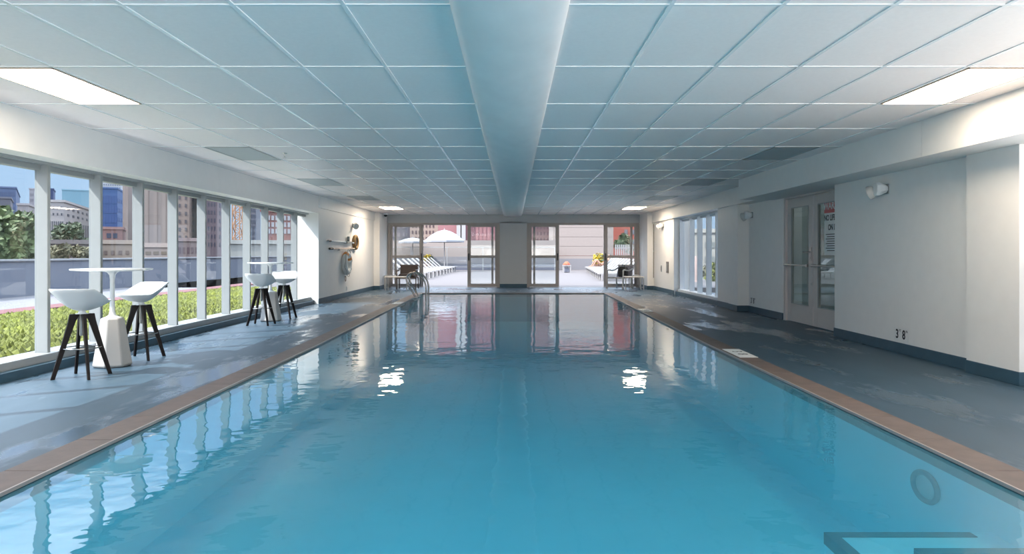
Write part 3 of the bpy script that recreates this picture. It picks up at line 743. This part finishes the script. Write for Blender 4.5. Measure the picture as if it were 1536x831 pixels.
for i in range(15000):
    x = R0.uniform(-9.95, -6.0); y = 3.0 + (R0.random() ** 1.35) * 21.0
    r_ = R0.uniform(.045, .10); h_ = R0.uniform(.05, .13); z = -.065
    n_ = 5; a0 = R0.random() * 6
    top = (x + R0.uniform(-.03, .03), y + R0.uniform(-.03, .03), z + h_)
    ring = [(x + r_ * math.cos(a0 + 2 * PI * k / n_), y + r_ * math.sin(a0 + 2 * PI * k / n_), z + R0.uniform(0, .55) * h_) for k in range(n_)]
    m.add(ring + [top], [(k, (k + 1) % n_, n_) for k in range(n_)])
o = m.build('sedum', 'sedum'); tag(o, 'yellow-green sedum plants covering the roof garden outside the left windows', 'sedum', kind='stuff')

# back wall of the terrace, siding building, fences
m = MB(); m.box(-13.9, 3.3, YT, YT + .4, -.1, .95); wt = m.build('terrace_wall', 'lowgrey', kind='structure')
m = MB(); m.box(-13.9, 3.3, YT, YT + .4, .95, 2.15); m.build('upper_band', 'siding', wt)
m = MB(); m.box(-4.4, 3.2, YT - .35, YT, -.02, .32); m.build('kerb', 'dgrey', wt)
b = thing('siding_building', 'pale beige building with horizontal siding across the terrace behind the right doors', 'building', (5.2, YT + 1.5, -.1))
m = MB()
z = 1.25
m.box(-2.2, 2.35, 0, 6, 0, 1.1)
while z < 5.5:
    m.box(-2.2, 2.35, 0, 6, z - .12, z + .57); m.box(-2.2, 2.35, .03, 6, z + .56, z + .6); z += .60 if False else .71
m.build('siding', 'siding', b); MB().box(-2.3, 2.45, -.1, 6.1, z - .1, z + .12).build('parapet_cap', 'pcap', b)
MB().box(-2.2, 2.35, -.04, 0, 0, .9).build('plinth', 'lowgrey', b)
def glassfence(x0, x1, Y, label):
    t = thing('glass_fence', label, 'fence', ((x0 + x1) / 2, Y, 0)); w = (x1 - x0) / 2; n_ = max(1, round((x1 - x0) / 2.6))
    for k in range(n_ + 1):
        x = -w + 2 * w * k / n_; MB().box(x - .03, x + .03, -.03, .03, -.02, 1.66).build('post', 'steelb', t)
    for k in range(n_):
        a, b_ = -w + 2 * w * k / n_ + .06, -w + 2 * w * (k + 1) / n_ - .06
        MB().add([(a, 0, .25), (b_, 0, .25), (b_, 0, 1.58), (a, 0, 1.58)], [(0, 1, 2, 3)]).build('pane', 'doorglass', t)
    MB().box(-w, w, -.025, .025, 1.62, 1.67).build('top_rail', 'steelb', t); MB().box(-w, w, -.02, .02, .2, .24).build('bottom_rail', 'steelb', t)
glassfence(-10.0, 3.0, YT - .6, 'clear glass fence on grey posts at the back of the terrace')
t = thing('picket_fence', 'white upright picket fence at the right of the terrace', 'fence', (9.3, YT + .4, 0))
for k in range(26): MB().box(-1.75 + .14 * k - .04, -1.75 + .14 * k + .04, -.02, .02, .5, 1.85).build('picket', 'lwhite', t)
MB().box(-1.8, 1.8, .02, .06, .7, .8).build('rail', 'lwhite', t); MB().box(-1.8, 1.8, .02, .06, 1.55, 1.65).build('rail', 'lwhite', t); MB().box(-1.8, 1.8, -.05, .2, -.1, .5).build('base_wall', 'lowgrey', t)

# loungers
def make_lounger():
    t = thing('sun_lounger', '', 'sun lounger', (0, 0, 0), 0, 'white sun loungers on the terrace')   # foot toward +X, head at -X
    for sy in (-1, 1):
        MB().box(-.95, .95, sy * .32 - .02, sy * .32 + .02, .29, .345).build('side_rail', 'lwhite', t)
        for x in (-.75, .82): MB().box(x - .025, x + .025, sy * .32 - .025, sy * .32 + .025, 0, .3).build('leg', 'lwhite', t)
    MB().box(-.15, .95, -.31, .31, .325, .352).build('seat_sling', 'lwhite', t)
    bk = MB().bar((-.15, 0, .34), (-.82, 0, .93), .62, .03, (0, 0, 1)).build('backrest', 'lwhite', t)
    MB().bar((-.62, -.26, .76), (-.80, -.26, .33), .025, .025, (0, 1, 0)).build('back_strut', 'lwhite', bk)
    MB().bar((-.62, .26, .76), (-.80, .26, .33), .025, .025, (0, 1, 0)).build('back_strut', 'lwhite', bk)
    MB().box(.91, .95, -.32, .32, .29, .35).build('end_rail', 'lwhite', t)
    return t
ordn = ['first', 'second', 'third', 'fourth', 'fifth', 'sixth', 'seventh', 'eighth', 'ninth', 'tenth']
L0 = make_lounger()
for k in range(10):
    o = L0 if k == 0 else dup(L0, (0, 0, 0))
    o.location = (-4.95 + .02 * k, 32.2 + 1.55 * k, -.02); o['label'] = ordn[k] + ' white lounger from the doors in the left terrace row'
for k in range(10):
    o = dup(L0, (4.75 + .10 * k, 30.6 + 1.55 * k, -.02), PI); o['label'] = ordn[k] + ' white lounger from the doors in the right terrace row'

# umbrellas
def umbrella(X, Y, r_, zr, za, label):
    t = thing('parasol', label, 'umbrella', (X, Y, -.02), 0, 'white parasols on the terrace')
    n_ = 8; m = MB(); vs = [(0, 0, za)]
    for fr, zz in ((.33, .84), (.66, .52), (1, 0)): vs += [(r_ * fr * math.cos(2 * PI * k / n_ + .2), r_ * fr * math.sin(2 * PI * k / n_ + .2), zr + (za - zr) * zz) for k in range(n_)]
    vs += [(r_ * math.cos(2 * PI * k / n_ + .2), r_ * math.sin(2 * PI * k / n_ + .2), zr - .12) for k in range(n_)]
    fs = [(0, 1 + k, 1 + (k + 1) % n_) for k in range(n_)]
    for q in range(3): fs += [(1 + q * n_ + k, 1 + (q + 1) * n_ + k, 1 + (q + 1) * n_ + (k + 1) % n_, 1 + q * n_ + (k + 1) % n_) for k in range(n_)]
    m.add(vs, fs); o = m.build('canopy', 'umb', t); s_ = o.modifiers.new('thick', 'SOLIDIFY'); s_.thickness = .012
    MB().lathe([(.03, 0), (.03, za - .02), (.02, za + .1)], n=12).build('pole', 'lwhite', t, smooth=True)
    for k in range(n_):
        a_ = 2 * PI * k / n_ + .2; MB().bar((.03 * math.cos(a_), .03 * math.sin(a_), za - .06), (r_ * .97 * math.cos(a_), r_ * .97 * math.sin(a_), zr - .03), .015, .02).build('rib', 'steelb', o)
    MB().lathe([(.3, 0), (.3, .06), (.06, .1)], n=20).build('base', 'lowgrey', t, smooth=True)
    return t
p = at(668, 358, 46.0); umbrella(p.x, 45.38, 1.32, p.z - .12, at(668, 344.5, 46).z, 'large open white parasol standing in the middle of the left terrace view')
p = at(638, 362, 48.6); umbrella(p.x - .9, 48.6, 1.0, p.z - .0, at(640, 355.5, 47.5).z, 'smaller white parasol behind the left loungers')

# flower pots
def leafball(m, c, r_, n_, s_, seed, sc_=(1, 1, 1)):
    R_ = random.Random(seed)
    for i in range(n_):
        while True:
            p = Vector((R_.uniform(-1, 1), R_.uniform(-1, 1), R_.uniform(-1, 1)))
            if .3 < p.length < 1: break
        p = Vector((p.x * sc_[0], p.y * sc_[1], p.z * sc_[2])) * r_ + Vector(c)
        u = Vector((R_.uniform(-1, 1), R_.uniform(-1, 1), R_.uniform(-1, 1))).normalized(); v = u.orthogonal().normalized(); w_ = s_ * R_.uniform(.6, 1.3)
        m.add([p - u * w_ - v * w_ * .1, p + v * w_ * .5, p + u * w_, p - v * w_ * .5], [(0, 1, 2, 3)])
def pot_plant(X, Y, label, zc, rf, potm):
    t = thing('potted_plant', label, 'plant', (X, Y, -.02))
    MB().lathe([(.17, 0), (.20, .02), (.28, zc - .42), (.30, zc - .38), (.25, zc - .37), (.24, zc - .42)], n=20).build('pot', potm, t, smooth=True)
    m = MB(); leafball(m, (0, 0, zc), rf, 260, .10, int(X * 10) + 99); m.build('flowers', 'leafy', t)
    m = MB(); leafball(m, (.12, 0, zc - .14), rf * 1.15, 120, .12, 5); m.build('foliage', 'leaf2', t)
    m = MB()
    for k in range(9): m.bar((.1 * math.cos(k), .1 * math.sin(k), zc - .45), (.34 * math.cos(k * .7 + .3), .3 * math.sin(k * .7), zc + .28), .02, .02)
    m.build('stems', 'bark', t)
pot_plant((641 - CX) * 48.6 / F, 48.6, 'yellow flowers in a pot behind the left row of loungers', .86, .27, 'pot')
pot_plant((897.5 - CX) * 47.6 / F, 47.6, 'large yellow flower bush in a brown pot beside the reclining person', .86, .40, 'pot')
# side table with towel
X, Y = (850 - CX) * 43.5 / F, 43.5
t = thing('patio_table', 'small white terrace table holding an orange towel', 'side table', (X, Y, -.02))
MB().box(-.27, .27, -.25, .25, .42, .46).build('table_top', 'lwhite', t, bevel=.01)
for sx in (-1, 1):
    for sy in (-1, 1): MB().box(sx * .23 - .025, sx * .23 + .025, sy * .21 - .025, sy * .21 + .025, 0, .42).build('leg', 'lwhite', t)
t = thing('towel', 'crumpled orange towel on the small white terrace table', 'towel', (X, Y, .441))
m = MB(); R_ = random.Random(4); rings = []
for q, (s_, z_) in enumerate(((.9, 0), (1.0, .05), (.8, .14), (.5, .20), (.15, .23))): rings.append([(.22 * s_ * math.cos(2 * PI * k / 12) * R_.uniform(.8, 1.1), .18 * s_ * math.sin(2 * PI * k / 12) * R_.uniform(.8, 1.1), z_ + R_.uniform(0, .02)) for k in range(12)])
m.loft(rings).build('fold', 'towel', t, smooth=True)
t = thing('beach_bag', 'dark bag on the ground under the small white terrace table', 'bag', (X, Y, -.02))
MB().loft([[(x * s_, y * s_, z_) for x, y in ((-.17, -.1), (.17, -.1), (.17, .1), (-.17, .1))] for s_, z_ in ((.85, 0), (1, .05), (.95, .25), (.7, .32))]).build('body', 'greyfab', t, bevel=.03)
MB().tube(spline([(-.08, 0, .30), (-.06, 0, .38), (.06, 0, .38), (.08, 0, .30)]), .012, 6).build('handle', 'black', t)

# ------------------------------------------------------------------ reclining person on a lounger of the right row
def skin_mesh(name, pts, edges, rad, m, parent, lvl=2):
    me = bpy.data.meshes.new(name); me.from_pydata([tuple(p) for p in pts], edges, []); me.update()
    o = bpy.data.objects.new(name, me); C.objects.link(o); o.parent = parent; me.materials.append(M[m])
    sk = o.modifiers.new('skin', 'SKIN'); sk.use_smooth_shade = True
    for i, r_ in enumerate(rad): me.skin_vertices[0].data[i].radius = (r_, r_) if not isinstance(r_, tuple) else r_; me.skin_vertices[0].data[i].use_root = (i == 0)
    s_ = o.modifiers.new('sub', 'SUBSURF'); s_.levels = lvl; s_.render_levels = lvl
    return o
k = 8
LX, LY = 4.75 + .10 * k, 30.6 + 1.55 * k
pe = thing('person', 'person in an orange swimsuit reclining with knees up on a lounger beside the yellow flowers', 'person', (LX, LY, .332))
# local: lounger runs foot at -X, head at +X, back rises from x=.15
J = {'pelvis': (.02, 0, .12), 'waist': (.20, 0, .24), 'chest': (.38, 0, .40), 'neck': (.50, 0, .55), 'head': (.53, 0, .64), 'crown': (.56, 0, .76)}
pts = []; rad = []; ed = []; ix = {}
def J_(nm, p, r_, par=None):
    ix[nm] = len(pts); pts.append(p); rad.append(r_)
    if par: ed.append((ix[par], ix[nm]))
J_('pelvis', (.02, 0, .13), (.15, .11)); J_('waist', (.19, 0, .25), (.13, .10), 'pelvis'); J_('chest', (.36, 0, .42), (.155, .11), 'waist'); J_('neck', (.46, 0, .57), .055, 'chest')
J_('jaw', (.475, 0, .64), (.07, .075), 'neck'); J_('skull', (.50, 0, .73), (.08, .095), 'jaw'); J_('crown', (.51, 0, .79), (.06, .07), 'skull')
J_('nose', (.385, 0, .70), .014, 'skull')
for s_, kx in ((-1, -.30), (1, -.38)):
    J_('hip%d' % s_, (-.04, s_ * .09, .13), .085, 'pelvis'); J_('knee%d' % s_, (kx, s_ * .10, .47), .058, 'hip%d' % s_); J_('calf%d' % s_, (kx - .10, s_ * .10, .30), .052, 'knee%d' % s_); J_('ankle%d' % s_, (kx - .24, s_ * .10, .07), .034, 'calf%d' % s_); J_('toe%d' % s_, (kx - .42, s_ * .11, .03), .026, 'ankle%d' % s_)
    J_('ear%d' % s_, (.51, s_ * .10, .70), .018, 'skull')
    J_('sh%d' % s_, (.42, s_ * .17, .48), .058, 'chest'); J_('el%d' % s_, (.24, s_ * .25, .28), .042, 'sh%d' % s_); J_('wr%d' % s_, (.02, s_ * .20, .24), .028, 'el%d' % s_); J_('palm%d' % s_, (-.07, s_ * .17, .24), .026, 'wr%d' % s_)
    for f_ in range(4):
        yy = s_ * (.135 + .021 * f_); ln = (.07, .08, .085, .07)[f_]
        J_('k%d%d' % (s_, f_), (-.10, yy, .245), .009, 'palm%d' % s_); J_('t%d%d' % (s_, f_), (-.10 - ln, yy, .225), .008, 'k%d%d' % (s_, f_))
    J_('th%d' % s_, (-.06, s_ * .125, .225), .010, 'palm%d' % s_); J_('tt%d' % s_, (-.10, s_ * .105, .21), .008, 'th%d' % s_)
skin_mesh('body', pts, ed, rad, 'skin', pe)
skin_mesh('swimsuit', [(.03, 0, .135), (.17, 0, .24), (.33, 0, .395)], [(0, 1), (1, 2)], [(.165, .12), (.142, .112), (.165, .118)], 'swim', pe)
skin_mesh('hair', [(.535, 0, .70), (.535, 0, .76), (.515, 0, .81)], [(0, 1), (1, 2)], [(.085, .075), (.09, .085), (.06, .06)], 'hair', pe)
for s_ in (-1, 1): MB().sphere((.405, s_ * .033, .735), .011, 8, 6).build('eye', 'black', pe)
MB().tube([(.408, -.025, .655), (.402, 0, .652), (.408, .025, .655)], .007, 6).build('mouth', 'towel', pe)

# ------------------------------------------------------------------ city
cg = MB(); cg.box(-400, 300, -60, 500, -14.2, -14); cg.build('city_ground', 'asphalt', kind='structure')
WM = {}
def wmat(c):
    if c not in WM: WM[c] = mat('pane_%02x%02x%02x' % c, lin(c), .6, var=.06, scale=1.5)
    return WM[c]
def building(name, label, x0, x1, yt, Y, D, col, wins=(), roofcap=None, zb=-14.0, win_col=(70, 75, 90), turn=3.0):
    """x0..x1, yt: where its front stands in the view; Y distance; D depth"""
    a0_, a1_ = math.atan((x0 - CX) / F), math.atan((x1 - CX) / F); am = (a0_ + a1_) / 2; zt = EYE + (CY - yt) * Y / F
    rz_ = -am - math.radians(turn) * (1 if am < 0 else -1)
    t = thing(name, label, 'building', (Y * math.tan(am), Y, zb), rz_); w = Y / math.cos(am) * (a1_ - a0_) / 2 / math.cos(math.radians(turn)); h = zt - zb
    wm = mat('facade', lin(col), .8, var=.04, scale=.3)
    MB().box(-w, w, 0, D, 0, h).build('wall', wm, t)
    capm = mat('roof_edge', lin(roofcap or tuple(min(255, c + 14) for c in col)), .8)
    MB().box(-w - .15, w + .15, -.15, D + .15, h, h + .35).build('roof_edge', capm, t)
    pw_ = wmat(win_col)
    proto = {}
    for (face, nx, nz, a0, a1, b0, b1, fw, fh) in wins:      # grid of windows: fractions of the face, real height range
        span = 2 * w if face == 'f' else D
        cw, chh = span * (a1 - a0) / nx, (b1 - b0) / nz
        ww, hh = cw * fw / 2, chh * fh / 2
        key = (face, round(ww, 3), round(hh, 3)); o0 = None
        for i in range(nx):
            for j in range(nz):
                u = a0 * span + cw * (i + .5); z = b0 - zb + chh * (j + .5)
                if z + hh > h: continue
                loc = (-w + u, -.0, z) if face == 'f' else (w, u, z)
                if o0 is None:
                    m = MB()
                    if face == 'f': m.box(-ww, ww, -.06, .02, -hh, hh)
                    else: m.box(-.02, .06, -ww, ww, -hh, hh)
                    o0 = m.build('window', pw_, t, loc=loc)
                else:
                    o = o0.copy(); C.objects.link(o); o.parent = t; o.location = loc
    return t
def zz(y, Y): return EYE + (CY - y) * Y / F
# seen through the left windows, from left to right
building('office_block', 'dark blue glass office block at the far left of the skyline', -60, 24, 281, 150, 30, (118, 134, 172), [('f', 14, 9, .02, .98, 0, zz(284, 150), .8, .55)], win_col=(96, 112, 152))
b = building('office_block', 'low pale block in front of the dark blue office at far left', -60, 16, 297, 125, 12, (128, 126, 138), [('f', 8, 3, .05, .95, 0, zz(310, 125), .6, .5)], win_col=(72, 80, 104))
building('concrete_building', 'plain beige building between the leafy tree and the first window post', 26, 42, 308, 112, 16, (186, 178, 180), [('s', 3, 4, .2, .9, 0, zz(314, 112), .3, .5)], turn=9)
building('tower', 'distant pale tower beside the first window post', 44, 51, 284, 200, 12, (200, 192, 196), [('f', 3, 12, .1, .9, 0, zz(288, 200), .5, .5)], win_col=(150, 146, 156))
building('tower', 'narrow navy tower right of the first window post', 60, 80, 284, 190, 10, (82, 96, 140), [('f', 4, 12, .08, .92, 0, zz(287, 190), .6, .6)], win_col=(62, 74, 118))
b = building('courthouse', 'cream stone building with tall slit windows behind the round dark tree', 68, 96, 303, 105, 26, (205, 198, 196), [('f', 4, 2, .1, .98, zz(326, 105), zz(307, 105), .35, .36), ('f', 8, 1, .1, .98, zz(364, 105), zz(331, 105), .35, .95), ('s', 6, 2, .04, .96, zz(326, 105), zz(307, 105), .35, .36), ('s', 12, 1, .04, .96, zz(364, 105), zz(331, 105), .35, .95)], turn=11)
building('glass_tower', 'teal glass office box behind the cream stone building', 93, 138, 286, 225, 14, (160, 205, 222), [('f', 8, 10, .02, .98, 0, zz(288, 170), .86, .78)], win_col=(150, 200, 220))
building('glass_tower', 'dark navy glass tower seen right of the second window post', 146, 176, 283, 165, 20, (84, 116, 172), [('f', 7, 12, .01, .99, -10, zz(284, 175), .93, .85), ('s', 6, 12, .02, .98, -10, zz(284, 175), .7, .4)], win_col=(62, 96, 160), turn=8)
building('tower', 'white gridded tower rising behind the navy glass tower', 140, 182, 262, 270, 20, (226, 226, 230), [('f', 12, 8, .02, .98, zz(300, 240), zz(262, 240), .55, .5)], win_col=(128, 136, 156))
building('apartment_block', 'tan apartment block with a column of windows at the third window post', 184, 192, 262, 120, 22, (178, 160, 154), [('s', 3, 9, .3, .98, -4, zz(264, 120), .3, .45)], win_col=(96, 96, 108), turn=16)
building('brick_building', 'low pink brick building below the navy glass tower', 150, 184, 344, 95, 10, (190, 146, 138), [('f', 2, 1, .25, .8, zz(358, 95), zz(349, 95), .7, .8)], win_col=(84, 92, 116))
building('stone_building', 'large plain beige building with vertical joints between the third and fourth posts', 214, 258, 272, 85, 20, (196, 176, 164), [('f', 3, 1, .05, .95, zz(372, 85), zz(272, 85), .012, .98)], win_col=(150, 130, 122))
building('hotel', 'tan brick hotel with rows of windows between the fourth and fifth posts', 262, 284, 255, 115, 14, (182, 160, 148), [('f', 2, 9, .12, .98, zz(362, 115), zz(255, 115), .3, .45), ('s', 2, 9, .1, .95, zz(362, 115), zz(255, 115), .3, .45)], win_col=(104, 98, 104), turn=8)
building('hotel', 'mauve brick building with paired windows between the fifth and sixth posts', 300, 326, 250, 118, 14, (150, 130, 136), [('f', 5, 9, .06, .94, zz(372, 105), zz(250, 105), .4, .5), ('s', 3, 9, .06, .94, zz(372, 105), zz(250, 105), .4, .5)], win_col=(86, 84, 104), turn=9)
building('tower', 'grey tower with white window stripes right of the orange crane', 366, 384, 268, 150, 24, (128, 130, 144), [('f', 4, 14, .06, .94, 0, zz(268, 150), .5, .5)], win_col=(84, 90, 110))
building('brick_building', 'red topped brick building with white windows near the far end of the left windows', 392, 450, 318, 90, 16, (176, 120, 112), [('f', 9, 3, .03, .97, zz(352, 90), zz(322, 90), .68, .7)], roofcap=(190, 70, 70), win_col=(206, 206, 212))
m = building('low_wall', 'pale concrete wall beyond the parapet below the orange crane', 340, 470, 366, 62, 2, (196, 196, 190), [])
building('roof_plant', 'low cream rooftop structure beyond the parapet at the third window', 150, 210, 366, 60, 6, (206, 186, 168), [('f', 5, 1, .05, .95, zz(384, 60), zz(374, 60), .5, .6)], win_col=(150, 128, 118))
building('roof_plant', 'low grey rooftop structure with white panels behind the round dark tree', 66, 136, 366, 55, 5, (150, 138, 134), [('f', 5, 1, .05, .98, zz(384, 55), zz(372, 55), .6, .7)], win_col=(214, 208, 204))
building('canopy_building', 'cream flat roofed canopy building between the third and fourth posts', 212, 256, 371, 55, 6, (224, 198, 182), [('f', 3, 1, .1, .9, zz(384, 55), zz(375, 55), .7, .5)], win_col=(160, 136, 112))
building('low_building', 'low mauve building with dark windows at the fourth window', 258, 300, 362, 70, 8, (170, 146, 142), [('f', 6, 1, .05, .95, zz(382, 70), zz(369, 70), .5, .7)], win_col=(112, 84, 92))
# crane: orange lattice mast
X, Y = (356 - CX) * 80 / F, 80
t = thing('crane', 'orange lattice crane mast between the sixth and seventh window posts', 'crane', (X, Y, -14))
M['craneo'] = mat('crane_orange', (.24, .115, .05), .6)
H_ = 28; w_ = .42
for sx in (-1, 1):
    for sy in (-1, 1): MB().box(sx * w_ - .05, sx * w_ + .05, sy * w_ - .05, sy * w_ + .05, 0, H_).build('mast_leg', 'craneo', t)
m = MB(); z = 0; k = 0
while z < H_ - .8:
    s_ = 1 if k % 2 else -1
    for sy in (-1, 1): m.bar((-s_ * w_, sy * w_, z), (s_ * w_, sy * w_, z + .8), .07, .07); m.bar((-w_, sy * w_, z), (w_, sy * w_, z), .06, .06)
    for sx in (-1, 1): m.bar((sx * w_, -s_ * w_, z), (sx * w_, s_ * w_, z + .8), .07, .07)
    z += .8; k += 1
m.build('lattice', 'craneo', t)
# through the far doors
building('tower', 'cream tower with small square windows above the left loungers', 609, 657, 240, 120, 14, (226, 206, 192), [('f', 8, 14, .04, .9, 1, zz(248, 120), .42, .5)], win_col=(128, 108, 112))
building('dark_building', 'grey building seen through the left glass door panel', 578, 611, 330, 90, 10, (120, 118, 126), [('f', 4, 3, .05, .95, 2, zz(333, 90), .5, .5)], win_col=(160, 150, 156))
b = building('brick_tower', 'tall pink brick tower with white vertical bands behind the large parasol', 657, 752, 235, 105, 20, (205, 142, 146), [('f', 9, 1, .42, .98, 0, zz(240, 105), .10, 1.0), ('f', 2, 1, .28, .38, 0, zz(240, 105), .5, 1.0)], win_col=(172, 112, 120))
for xx in (688, 695.5):
    p = at(xx, 340, 104.5); MB().box(p.x - .3 - b.location.x, p.x + .3 - b.location.x, -.9, .4, 0, at(0, 240, 105).z + 14).build('white_band', 'lwhite', b)
building('brick_building', 'pink brick building behind the pale wall at the left edge of the right bay', 786, 832, 240, 115, 14, (206, 160, 156), [('f', 8, 14, .06, .94, 2, zz(246, 115), .4, .55)], win_col=(150, 110, 116))
building('brick_tower', 'salmon brick tower rising behind the beige siding building', 838, 918, 235, 110, 12, (222, 160, 150), [('f', 8, 12, .05, .95, 4, zz(240, 110), .3, .5)], win_col=(150, 92, 88))
building('brick_building', 'orange-red brick building above the picket fence on the right', 919, 968, 250, 80, 10, (186, 92, 74), [('f', 3, 8, .3, .95, 2, zz(254, 80), .45, .5)], win_col=(120, 124, 134))
building('pale_building', 'pale low building beyond the right window', 1030, 1100, 349, 62, 8, (214, 210, 200), [('f', 6, 2, .05, .95, 0, 2.6, .5, .4)], win_col=(160, 164, 160))
# trees and shrubs
def tree(name, label, x, ytop, Y, rx, rz_, lm, n_=2600, zb=-14.0, s_=.28, seed=1, lobes=7):
    X = (x - CX) * Y / F; zt = EYE + (CY - ytop) * Y / F
    t = thing(name, label, 'tree' if zb < -1 else 'shrub', (X, Y, zb)); R_ = random.Random(seed)
    m = MB(); cz = zt - zb - rz_
    for q in range(lobes):
        a_ = R_.uniform(0, 6.28); hh = R_.uniform(-.65, .68); rr_ = math.sqrt(max(.05, 1 - hh * hh)) * .58
        leafball(m, (rx * rr_ * math.cos(a_), rx * rr_ * math.sin(a_), cz + rz_ * hh), min(rx, rz_) * .52, n_ // lobes, s_, seed * 50 + q)
    m.build('crown', lm, t)
    MB().tube([(0, 0, 0), (.05, 0, cz * .6), (0, .05, cz + rz_ * .3)], [.22 if zb < -1 else .03, .16 if zb < -1 else .02, .05 if zb < -1 else .01], 8).build('trunk', 'bark', t, smooth=True)
    return t
tree('broadleaf_tree', 'tall light green leafy tree at the far left beyond the parapet', 17, 309, 46, 2.1, 3.6, 'leaf1', 3600, seed=2, lobes=12)
tree('broadleaf_tree', 'dark green leafy tree at the left frame edge in front of the tall one', -6, 322, 42, 1.5, 2.6, 'leaf1', 2200, seed=3, lobes=9)
tree('round_tree', 'round dark green tree in the second window beyond the parapet', 96, 335, 62, 2.0, 1.75, 'leaf2', 3200, seed=4, s_=.22, lobes=10)
tree('shrubby_tree', 'dull olive tree beside the first window post', 46, 344, 52, 1.4, 2.0, 'leaf3', 1800, seed=5)
tree('shrubby_tree', 'low dull olive bush under the round dark tree', 104, 366, 50, 2.2, .9, 'leaf3', 1800, seed=6, s_=.2)
tree('green_bush', 'green bush growing against the orange brick building', 936, 352, 54, .8, .8, 'leaf1', 500, seed=8, zb=-.1, s_=.16)
tree('green_bush', 'yellow green bush outside the right window, farther of two', 1057, 397, 36, .45, .5, 'leaf3', 500, seed=9, zb=-.02, s_=.12)
tree('green_bush', 'yellow green bush outside the right window, nearer of two', 1072, 395, 30, .4, .5, 'sedum', 500, seed=10, zb=-.02, s_=.12)
MP = mat('brown_post', (.30, .22, .20), .7)
for xx, Y, lb in ((1033, 30, 'left'), (1044.5, 29, 'right')):
    t = thing('bollard', 'brown upright post outside the right window, ' + lb + ' one', 'post', ((xx - CX) * Y / F, Y, -.02), 0, 'brown posts outside the right window')
    MB().lathe([(.10, 0), (.10, 1.0), (.07, 1.1)], n=14).build('shaft', MP, t, smooth=True); MB().lathe([(.14, 0), (.14, .03), (.1, .05)], n=14).build('foot', MP, t)

# ------------------------------------------------------------------ light
wd = bpy.data.worlds.new('World'); bpy.context.scene.world = wd; wd.use_nodes = True
nt = wd.node_tree; bg = nt.nodes['Background']
sun_dir = Vector((1.0, .6, -1.27)).normalized()          # the way sunlight travels
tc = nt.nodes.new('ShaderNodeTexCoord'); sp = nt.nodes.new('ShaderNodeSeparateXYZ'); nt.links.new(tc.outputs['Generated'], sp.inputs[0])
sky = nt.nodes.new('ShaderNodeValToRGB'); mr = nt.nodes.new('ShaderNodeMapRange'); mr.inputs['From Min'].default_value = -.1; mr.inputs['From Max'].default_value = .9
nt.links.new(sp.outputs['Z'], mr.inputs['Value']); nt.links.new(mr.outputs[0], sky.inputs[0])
el = sky.color_ramp.elements                                # clear blue low sky; higher sky brightened to light room and water
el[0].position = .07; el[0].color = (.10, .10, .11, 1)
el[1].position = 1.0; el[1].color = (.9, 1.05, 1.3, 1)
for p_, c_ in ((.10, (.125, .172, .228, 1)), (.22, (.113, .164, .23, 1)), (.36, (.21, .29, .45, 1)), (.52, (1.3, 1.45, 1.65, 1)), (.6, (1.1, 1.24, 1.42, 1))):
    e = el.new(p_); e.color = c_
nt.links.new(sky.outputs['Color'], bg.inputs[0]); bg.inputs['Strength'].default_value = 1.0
sl = bpy.data.lights.new('sun', 'SUN'); sl.energy = 2.1; sl.angle = .009; sl.color = (1, .95, .88)
so = bpy.data.objects.new('sun', sl); C.objects.link(so); so.rotation_euler = sun_dir.to_track_quat('-Z', 'Y').to_euler(); so.location = (-20, -12, 30)

def fill_light(name, loc, rot, sx, sy, e, col=(.93, .97, 1)):  # added area lamps that lift room and ceiling, not real fixtures
    l = bpy.data.lights.new(name, 'AREA'); l.shape = 'RECTANGLE'; l.size = sx; l.size_y = sy; l.energy = e; l.color = col
    o = bpy.data.objects.new(name, l); C.objects.link(o); o.location = loc; o.rotation_euler = rot
for x in (-2.3, 2.3): fill_light('added_fill', (x, YB + .1, 1.35), (PI / 2 + .95, 0, 0), 3.6, 1.7, 28, (1, .93, .86))
fill_light('added_fill', (4.75, 1.0, 1.2), (PI / 2 + .8, 0, PI / 2), 9.0, 1.8, 40, (1, .93, .86))
# ------------------------------------------------------------------ camera
cam = bpy.data.cameras.new('camera'); co = bpy.data.objects.new('camera', cam); C.objects.link(co)
co.location = (0, 0, EYE); co.rotation_euler = (PI / 2, 0, 0)
cam.sensor_width = 36; cam.lens = 24.0; cam.shift_x = -(CX - 768) / 1536; cam.shift_y = -(415.5 - CY) / 1536; cam.clip_start = .05; cam.clip_end = 1500
S = bpy.context.scene; S.camera = co
S.view_settings.view_transform = 'Standard'; S.view_settings.look = 'None'; S.view_settings.gamma = 1; S.view_settings.use_curve_mapping = False
S.view_settings.exposure = 2.3
S.cycles.use_denoising = True; S.cycles.max_bounces = 12; S.cycles.diffuse_bounces = 6; S.cycles.transparent_max_bounces = 24
S.cycles.caustics_reflective = False; S.cycles.caustics_refractive = False; S.cycles.sample_clamp_indirect = 8
